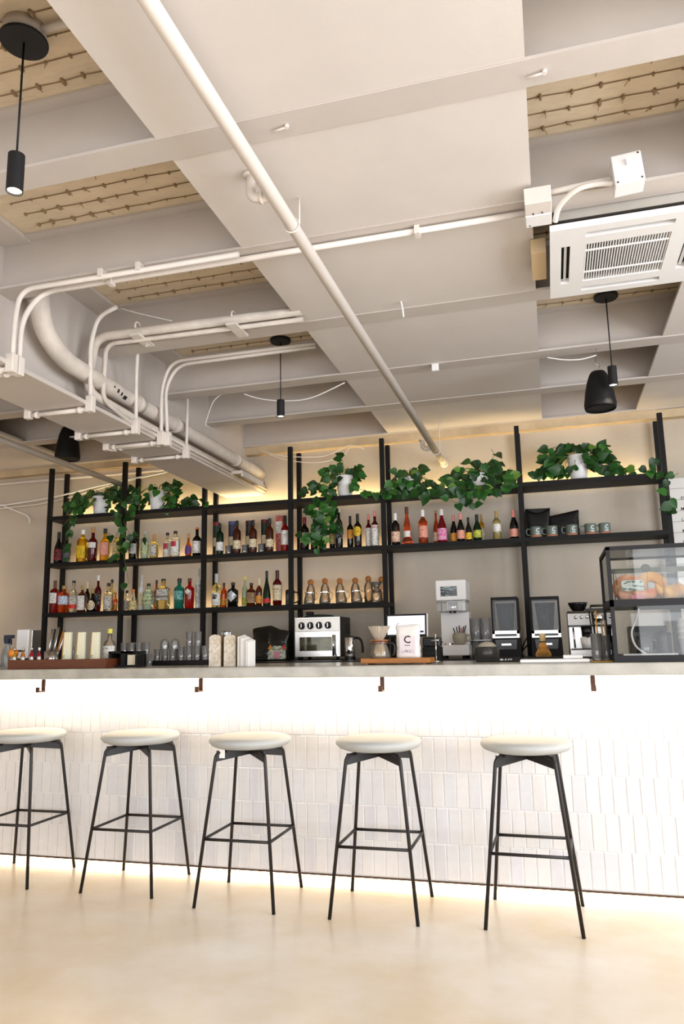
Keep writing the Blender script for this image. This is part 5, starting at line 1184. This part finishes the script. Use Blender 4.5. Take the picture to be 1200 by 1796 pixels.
single('power_cable', MB().tube(catmull([(.42, 3.98, czm-.025), (.40, 3.97, 1.30), (.375, 3.96, 1.24), (.385, 3.95, 1.18), (.42, 3.93, zl_+.02), (.45, 3.92, zl_+.006)], 8), .005, 8), M_WHITE, 'white cable hanging inside the lower tier', 'cable')
for i, (x, d) in enumerate(((.64, 'left white cup row box'), (.76, 'middle white cup row box'), (.88, 'right white cup row box'))):
    t2 = thing('paper_cup_stack', ('left', 'middle', 'right')[i]+' stack of white paper cups in the lower tier', 'cups', (x, 4.08, zl_), 0, 'paper cup stacks in the case')
    for k in range(4): MB().lathe([(.03, k*.03), (.04, k*.03+.085), (.0415, k*.03+.085), (.0415, k*.03+.09), (.038, k*.03+.09), (.028, k*.03+.004), (0, k*.03+.004)], n=18).build('cup', M_WHITEPAPER, t2)

# ================================================================== APPLIANCES ON THE BACK COUNTER
ZK = BCZ+.001
def bx_(px, Y, py=1130): return at(px, py, Y).x
# toaster oven
Y0 = 5.52; xa, xb = bx_(517, Y0), bx_(597, Y0); ztop = at(557, 1082, Y0).z-ZK; w2 = (xb-xa)/2
t = thing('toaster_oven', 'stainless toaster oven with four round knobs', 'oven', ((xa+xb)/2, Y0, ZK))
MB().box((-w2, .012, .022), (w2, .31, ztop), .008).build('body', M_DKMETAL, t)
MB().box((-w2, 0, .022), (w2, .0115, ztop), .004).build('front_frame', M_STAIN, t)
MB().box((-w2+.006, -.006, ztop*.66), (w2-.006, -.0005, ztop-.012), .003).build('control_panel', mat('oven_panel', '#d8d4cc', .35, metal=.6), t)
for i in range(4):
    x = -w2+.062+i*.07; z = ztop*.80
    k_ = MB().lathe([(.026, 0), (.026, .004), (.021, .006), (.019, .02), (0, .021)], n=20).xf(Matrix.Translation((x, -.006, z)) @ Matrix.Rotation(R(90), 4, 'X')); kk = k_.build('knob', M_DKMETAL, t)
    MB().lathe([(.0262, 0), (.029, 0), (.029, .005), (.0262, .005)], n=20).xf(Matrix.Translation((x, -.006, z)) @ Matrix.Rotation(R(90), 4, 'X')).build('bezel', M_CHROME, kk)
    MB().box((x-.002, -.0285, z-.015), (x+.002, -.0272, z+.015)).build('pointer', M_CHROME, kk)
dz0, dz1 = .04, ztop*.60
d_ = MB(); d_.box((-w2+.012, -.010, dz0), (w2-.012, -.001, dz0+.028)); d_.box((-w2+.012, -.010, dz1-.022), (w2-.012, -.001, dz1)); d_.box((-w2+.012, -.010, dz0+.028), (-w2+.042, -.001, dz1-.022)); d_.box((w2-.062, -.010, dz0+.028), (w2-.012, -.001, dz1-.022))
dr = d_.build('door', M_STAIN, t)
MB().box((-w2+.042, -.006, dz0+.028), (w2-.062, -.002, dz1-.022)).build('window', mat('oven_window', '#5d5a44', .06, metal=.3, noise=.4, nscale=9, col2='#2a2820'), dr)
MB().cyl((w2-.045, -.035, dz0-.012), (w2-.045, -.035, dz1-.008), .008, 10).cyl((w2-.045, -.035, dz0+.02), (w2-.045, -.009, dz0+.02), .005, 8).cyl((w2-.045, -.035, dz1-.03), (w2-.045, -.009, dz1-.03), .005, 8).build('handle', M_CHROME, dr)
v = MB()
for i in range(5):
    for j in range(5): v.box((w2+.0002, .17+j*.024, ztop*.62+i*.016), (w2+.0012, .184+j*.024, ztop*.62+.008+i*.016))
v.build('side_vents', M_BLACK, t)
for x in (-w2+.03, w2-.03):
    for y in (.03, .28): MB().cyl((x, y, 0), (x, y, .0215), .012, 10).build('foot', M_BLKMATT, t)
t2 = thing('oven_gloves', 'dark folded cloth and black block on top of the toaster oven', 'cloth', ((xa+xb)/2-.02, Y0+.12, ZK+ztop+.001))
MB().lathe([(0, 0), (.12, 0), (.125, .006), (.10, .016), (.04, .022), (0, .023)], n=20, sy=.6).build('folded_cloth', mat('dark_green_cloth', '#1c2a25', .8), t2); MB().box((-.1, -.03, .018), (-.05, .03, .045), .004).build('block', M_BLKMATT, t2)
# milk frother jug
Y0 = 5.45; X = bx_(614, Y0)
t = thing('steel_jug', 'stainless jug with a black handle right of the toaster oven', 'jug', (X, Y0, ZK))
MB().lathe([(0, .022), (.037, .022), (.038, .026), (.037, .16), (.035, .163), (0, .163)], n=24).build('body', M_CHROME, t)
MB().lathe([(0, 0), (.04, 0), (.04, .021), (0, .0215)], n=24, smooth=False).build('base', M_BLKGLOSS, t)
MB().lathe([(0, .1635), (.034, .1635), (.03, .172), (0, .174)], n=24).build('lid', M_BLKGLOSS, t)
MB().tube(catmull([(.034, 0, .158), (.06, 0, .158), (.085, 0, .14), (.096, 0, .09), (.094, 0, .05)], 6), .009, 10).build('handle', M_BLKMATT, t)
MB().lathe([(.012, 0), (.012, .002), (0, .003)], n=16).xf(Matrix.Translation((0, -.0375, .062)) @ Matrix.Rotation(R(90), 4, 'X')).build('button', M_BLKGLOSS, t)
# snack bags and decanter
Y0 = 5.62; tp = at(470, 1098, Y0); w = 50*pxm(tp)
t = thing('snack_bag', 'large shiny black foil bag left of the toaster oven', 'bag', (bx_(468, Y0), Y0, ZK))
bag_mesh(w, .13, tp.z-ZK, 31, top=lambda u: -.10*u*u+.02*math.sin(5*u)).build('pouch', mat('black_shiny_foil', '#1a1b19', .16, bump=.7, bscale=14), t)
MB().box((-w*.42, -.068, .01), (w*.42, -.066, .02)).build('seam', M_DKMETAL, t)
tp = at(492, 1104, Y0-.1); w = 36*pxm(tp)
t = thing('snack_bag', 'printed foil bag with a colourful label leaning in front of the black bag', 'bag', (bx_(490, Y0-.1), Y0-.11, ZK))
bag_mesh(w, .09, (tp.z-ZK), 33, top=lambda u: -.06*u*u).build('pouch', mat('black_shiny_foil', '#1a1b19', .16), t)
h_ = tp.z-ZK
MB().prism([(-w*.46, .012), (w*.46, .012), (w*.44, h_*.35), (w*.2, h_*.47), (-w*.2, h_*.47), (-w*.44, h_*.3)], -.0495, -.0475, 'y').build('label', printed('snack_print', '#c4c6be', '#7a8a6a', 40, 120, .35), t)
MB().prism(arch(.05, .05), -.0505, -.0497, 'y').xf(Matrix.Translation((0, 0, .022))).build('label_badge', mat('snack_pink', '#d58a9c', .5), t)
for x, c in ((-w*.33, '#d8862c'), (w*.36, '#c43a34')): MB().prism([(x-.022, h_*.38), (x+.022, h_*.36), (x+.004, h_*.52)], -.0505, -.0497, 'y').build('label_flash', mat('snack_'+c, c, .5), t)
t = thing('crystal_decanter', 'cut crystal decanter behind the round-topped boards', 'decanter', (bx_(397, 5.6), 5.6, ZK))
MB().lathe([(0, 0), (.07, 0), (.075, .02), (.07, .12), (.05, .135), (.02, .14), (.018, .165), (0, .165)], n=12, smooth=False).build('body', M_GLASS, t)
MB().lathe([(0, .166), (.014, .166), (.02, .19), (.036, .205), (.036, .228), (.02, .235), (0, .235)], n=10, smooth=False).build('stopper', M_GLASS, t)
# can sealing machine
Y0 = 5.25; xa, xb = bx_(766, Y0, 1090), bx_(820, Y0, 1090); cxm = (xa+xb)/2; w2 = (xb-xa)/2
z1 = at(792, 1017, Y0).z-ZK; z2 = at(792, 1053, Y0).z-ZK; z3 = at(792, 1072, Y0).z-ZK; z4 = at(792, 1131, Y0).z-ZK; z5 = .022
t = thing('can_sealer', 'tall white can sealing machine with a small screen', 'machine', (cxm, Y0, ZK))
MB().box((-w2, 0, z2), (w2, .26, z1), .008).build('head', M_WHITE, t)
MB().box((-w2+.035, -.0015, z2+.03), (-w2+.15, -.0003, z1-.045)).build('screen', printed('sealer_screen', '#16181a', '#7f9094', 30, 160, .3, .1), t)
MB().box((-w2+.004, .0, z3), (w2-.006, .25, z2-.0005), .004).build('guard', glass('guard', '#f2f4f5', ior=1.6, haze=.12), t)
MB().lathe([(0, z3-.01), (.035, z3-.01), (.035, z2-.004), (0, z2-.004)], (0, .1, 0), 18).build('seaming_head', M_CHROME, t)
MB().box((-w2+.012, .12, z4), (w2, .26, z3-.0005), .004).build('column', M_WHITE, t)
MB().box((-w2, -.04, z5), (w2+.008, .26, z4-.0005), .006).build('base', M_WHITE, t)
for x in (-w2+.03, w2-.03):
    for y in (0, .22): MB().cyl((x, y, 0), (x, y, z5), .014, 10).build('foot', M_BLKMATT, t)
MB().lathe([(0, z4), (.03, z4), (.03, z4+.012), (0, z4+.012)], (-.03, .05, 0), 18, smooth=False).build('lift_plate', M_CHROME, t)
MB().cyl((-w2-.03, .02, z4+.02), (-w2+.03, .04, z4+.02), .005, 8).build('lever', M_BRASS, t)
t = thing('pen_mug', 'round beige mug full of pens on the white machine', 'mug', (bx_(806, 5.27, 1120), 5.285, ZK+z4+.0005))
MB().lathe([(0, 0), (.03, 0), (.044, .018), (.05, .045), (.046, .075), (.042, .08), (.040, .076), (.046, .045), (.04, .018), (0, .008)], n=24).build('body', mat('mug_beige', '#a39c88', .4), t)
MB().tube(catmull([(.046, 0, .065), (.07, 0, .06), (.07, 0, .03), (.046, 0, .025)], 5), .006, 8).build('handle', mat('mug_beige', '#a39c88', .4), t)
for i, (x0_, x1_, c) in enumerate(((-.01, -.04, '#16161a'), (-.005, -.018, '#22242a'), (0, 0, '#1c2a4a'), (.004, .012, '#c43420'), (.008, .03, '#16161a'), (.012, .045, '#222222'))):
    MB().tube([(x0_, 0, .01), (x1_, .004*i-.01, .115+.008*(i % 3))], .0042, 6).build('pen', mat('pen_'+c, c, .4), t)
# stacked patterned glasses
gp = MB().lathe(tumbler_mesh(.036, .15, foot=.012), n=20)
gm = gp.mesh('patterned_glass', glass('etched', '#eef0ef', rough=.1, ior=1.8, haze=.22))
gq = MB().lathe(tumbler_mesh(.034, .12, foot=.012), n=20).mesh('plain_glass', M_GLASS)
for px, Y, k, d in ((836, 5.40, 0, 'plain glass lowest left in the stack beside the white machine'), (854, 5.40, 0, 'plain glass lowest right in the stack beside the white machine')):
    X = bx_(px, Y); tag(put('drinking_glass', gq, None, (X, Y, ZK)), d, 'glass', 'glasses beside the white machine')
single('glass_divider', MB().box((bx_(826, 5.4), 5.35, ZK+.1205), (bx_(863, 5.4), 5.45, ZK+.125)), M_GLASS, 'clear plate between the stacked patterned glasses', 'plate')
for px, Y, d in ((836, 5.40, 'patterned glass upper left in the stack beside the white machine'), (853, 5.40, 'patterned glass upper right in the stack beside the white machine')):
    X = bx_(px, Y); tag(put('drinking_glass', gm, None, (X, Y, ZK+.1255)), d, 'glass', 'glasses beside the white machine')
# blenders
M_SMOKE = glass('smoky', '#d2d3d5', ior=1.3); M_JAR = glass('jar', '#8f9195', ior=1.8, haze=.18)
def blender(pxa, pxb, ptop, label):
    Y0 = 5.42; xa, xb = bx_(pxa, Y0, 1100), bx_(pxb, Y0, 1100); w2 = (xb-xa)/2; h = at((pxa+pxb)/2, ptop, Y0).z-ZK
    t = thing('blender', label, 'blender', ((xa+xb)/2, Y0, ZK), 0, 'blenders on the back counter')
    zb, zm = h*.32, h*.44
    MB().prism([(-w2*1.06, 0), (w2*1.06, 0), (w2*1.02, zb), (-w2*1.02, zb)], .0, .24, 'y').build('motor_base', M_BLKMATT, t)
    MB().prism([(-w2*.72, zb*.42), (w2*.72, zb*.42), (w2*.8, zb*.92), (-w2*.8, zb*.92)], -.008, -.0005, 'y').build('control_panel', M_BLKGLOSS, t)
    MB().box((-w2*.35, -.0095, zb*.62), (w2*.35, -.0085, zb*.72)).build('badge', M_STAIN, t)
    b = MB(); b.box((-w2*.98, -.004, zb+.001), (w2*.98, .20, zb+.012)); b.box((-w2*.98, -.006, zb+.012), (-w2*.8, .02, zm)); b.box((w2*.8, -.006, zb+.012), (w2*.98, .02, zm)); b.box((-w2*.98, -.006, zm-.022), (w2*.98, .02, zm)); b.build('band', M_STAIN, t)
    MB().box((-w2*.78, .022, zb+.0125), (w2*.78, .18, zm-.001)).build('jar_foot', M_BLKGLOSS, t)
    b = MB(); e = .012
    b.box((-w2, -.004, zm+.0005), (-w2+e, .21, h-.02)); b.box((w2-e, -.004, zm+.0005), (w2, .21, h-.02)); b.box((-w2, -.006, h-.0195), (w2, .21, h), .004); b.build('enclosure_frame', M_BLKMATT, t)
    MB().box((-w2+e, -.003, zm+.001), (w2-e, .001, h-.02)).build('front_cover', M_SMOKE, t)
    MB().lathe([(0, zm+.002), (w2*.5, zm+.002), (w2*.68, h*.86), (w2*.64, h*.86), (w2*.47, zm+.008), (0, zm+.008)], (0, .1, 0), 20, k=3.5).build('jar', M_JAR, t)
    MB().lathe([(0, h*.862), (w2*.7, h*.862), (w2*.7, h*.9), (0, h*.9)], (0, .1, 0), 20, k=3.5, smooth=False).build('jar_lid', M_BLKGLOSS, t)
    MB().box((w2*.05, .02, zm+.02), (w2*.25, .035, h*.8)).build('jar_handle', M_BLKGLOSS, t)
blender(863, 911, 1047, 'black enclosed blender left of the tall shelf post')
blender(932, 984, 1046, 'black enclosed blender right of the tall shelf post')
single('cable', MB().tube(catmull([(bx_(912, 5.5), 5.55, ZK+.02), (bx_(920, 5.5), 5.5, ZK+.10), (bx_(927, 5.5), 5.5, ZK+.14), (bx_(930, 5.5), 5.5, ZK+.11), (bx_(922, 5.5), 5.5, ZK+.07), (bx_(914, 5.5), 5.5, ZK+.03), (bx_(918, 5.5), 5.48, ZK+.006)], 8), .005, 6), M_BLKMATT, 'black power cord looped between the blenders', 'cable')
# espresso machine
Y0 = 5.22; xa, xb = bx_(997, Y0, 1100), bx_(1072, Y0, 1100); w2 = (xb-xa)/2; h = at(1030, 1071, Y0).z-ZK
t = thing('espresso_machine', 'steel espresso machine with a black bean hopper', 'coffee machine', ((xa+xb)/2, Y0, ZK))
MB().box((-w2, .06, .02), (w2, .34, h*.68), .006).build('body', M_STAIN, t)
MB().prism([(-.02, h*.68), (.33, h*.68), (.33, h), (.02, h), (-.02, h*.94)], -w2, w2, 'x').build('head', mat('espresso_head', '#8d8a86', .3, metal=.9), t)
MB().box((-w2, -.05, .0), (w2, .32, .05), .005).build('drip_tray', M_STAIN, t); MB().box((-w2+.01, -.045, .051), (w2-.01, .055, .056)).build('drip_grate', M_DKMETAL, t)
for i in range(4): MB().lathe([(.012, 0), (.011, .006), (0, .007)], n=14).xf(Matrix.Translation((-w2+.05+i*.036, -.0155, h*.86)) @ Matrix.Rotation(R(90), 4, 'X')).build('button', M_CHROME, t)
MB().lathe([(.03, 0), (.033, .004), (.033, .01), (0, .012)], n=20).xf(Matrix.Translation((w2-.075, -.0155, h*.84)) @ Matrix.Rotation(R(90), 4, 'X')).build('pressure_gauge', M_CHROME, t)
MB().lathe([(0, h*.44), (.03, h*.44), (.034, h*.67), (0, h*.67)], (-.02, .02, 0), 18).build('group_head', M_BLKGLOSS, t)
MB().tube([(-.02, .01, h*.48), (-.02, -.10, h*.45)], .011, 10).build('portafilter_handle', M_BLKGLOSS, t)
MB().cyl((-w2+.03, .0, h*.64), (-w2+.035, -.01, h*.2), .005, 8).build('steam_wand', M_CHROME, t)
MB().box((-w2-.004, -.024, h*.655), (w2+.004, .06, h*.69), .003).build('black_lip', M_BLKGLOSS, t)
MB().lathe([(.03, h), (.045, h+.015), (.062, h+.05), (.064, h+.062), (0, h+.064)], (-w2+.075, .16, 0), 20).build('bean_hopper', M_BLKGLOSS, t)
b = MB(); b.box((-.01, .08, h+.0005), (w2-.01, .28, h+.018)); b.cyl((.02, .1, h+.035), (w2-.02, .1, h+.035), .008, 8); b.cyl((.02, .1, h+.018), (.02, .1, h+.035), .005, 6); b.build('cup_rail', M_DKMETAL, t)
t = thing('paper_cup', 'small white cup on the espresso machine tray', 'cup', (bx_(1030, 5.15), 5.205, ZK+.0565)); MB().lathe([(0, 0), (.028, 0), (.036, .07), (.034, .07), (.026, .004), (0, .004)], n=18).build('body', M_WHITEPAPER, t); MB().tube([(.03, 0, .055), (.05, 0, .05), (.05, 0, .03), (.03, 0, .022)], .004, 6).build('handle', M_WHITEPAPER, t)
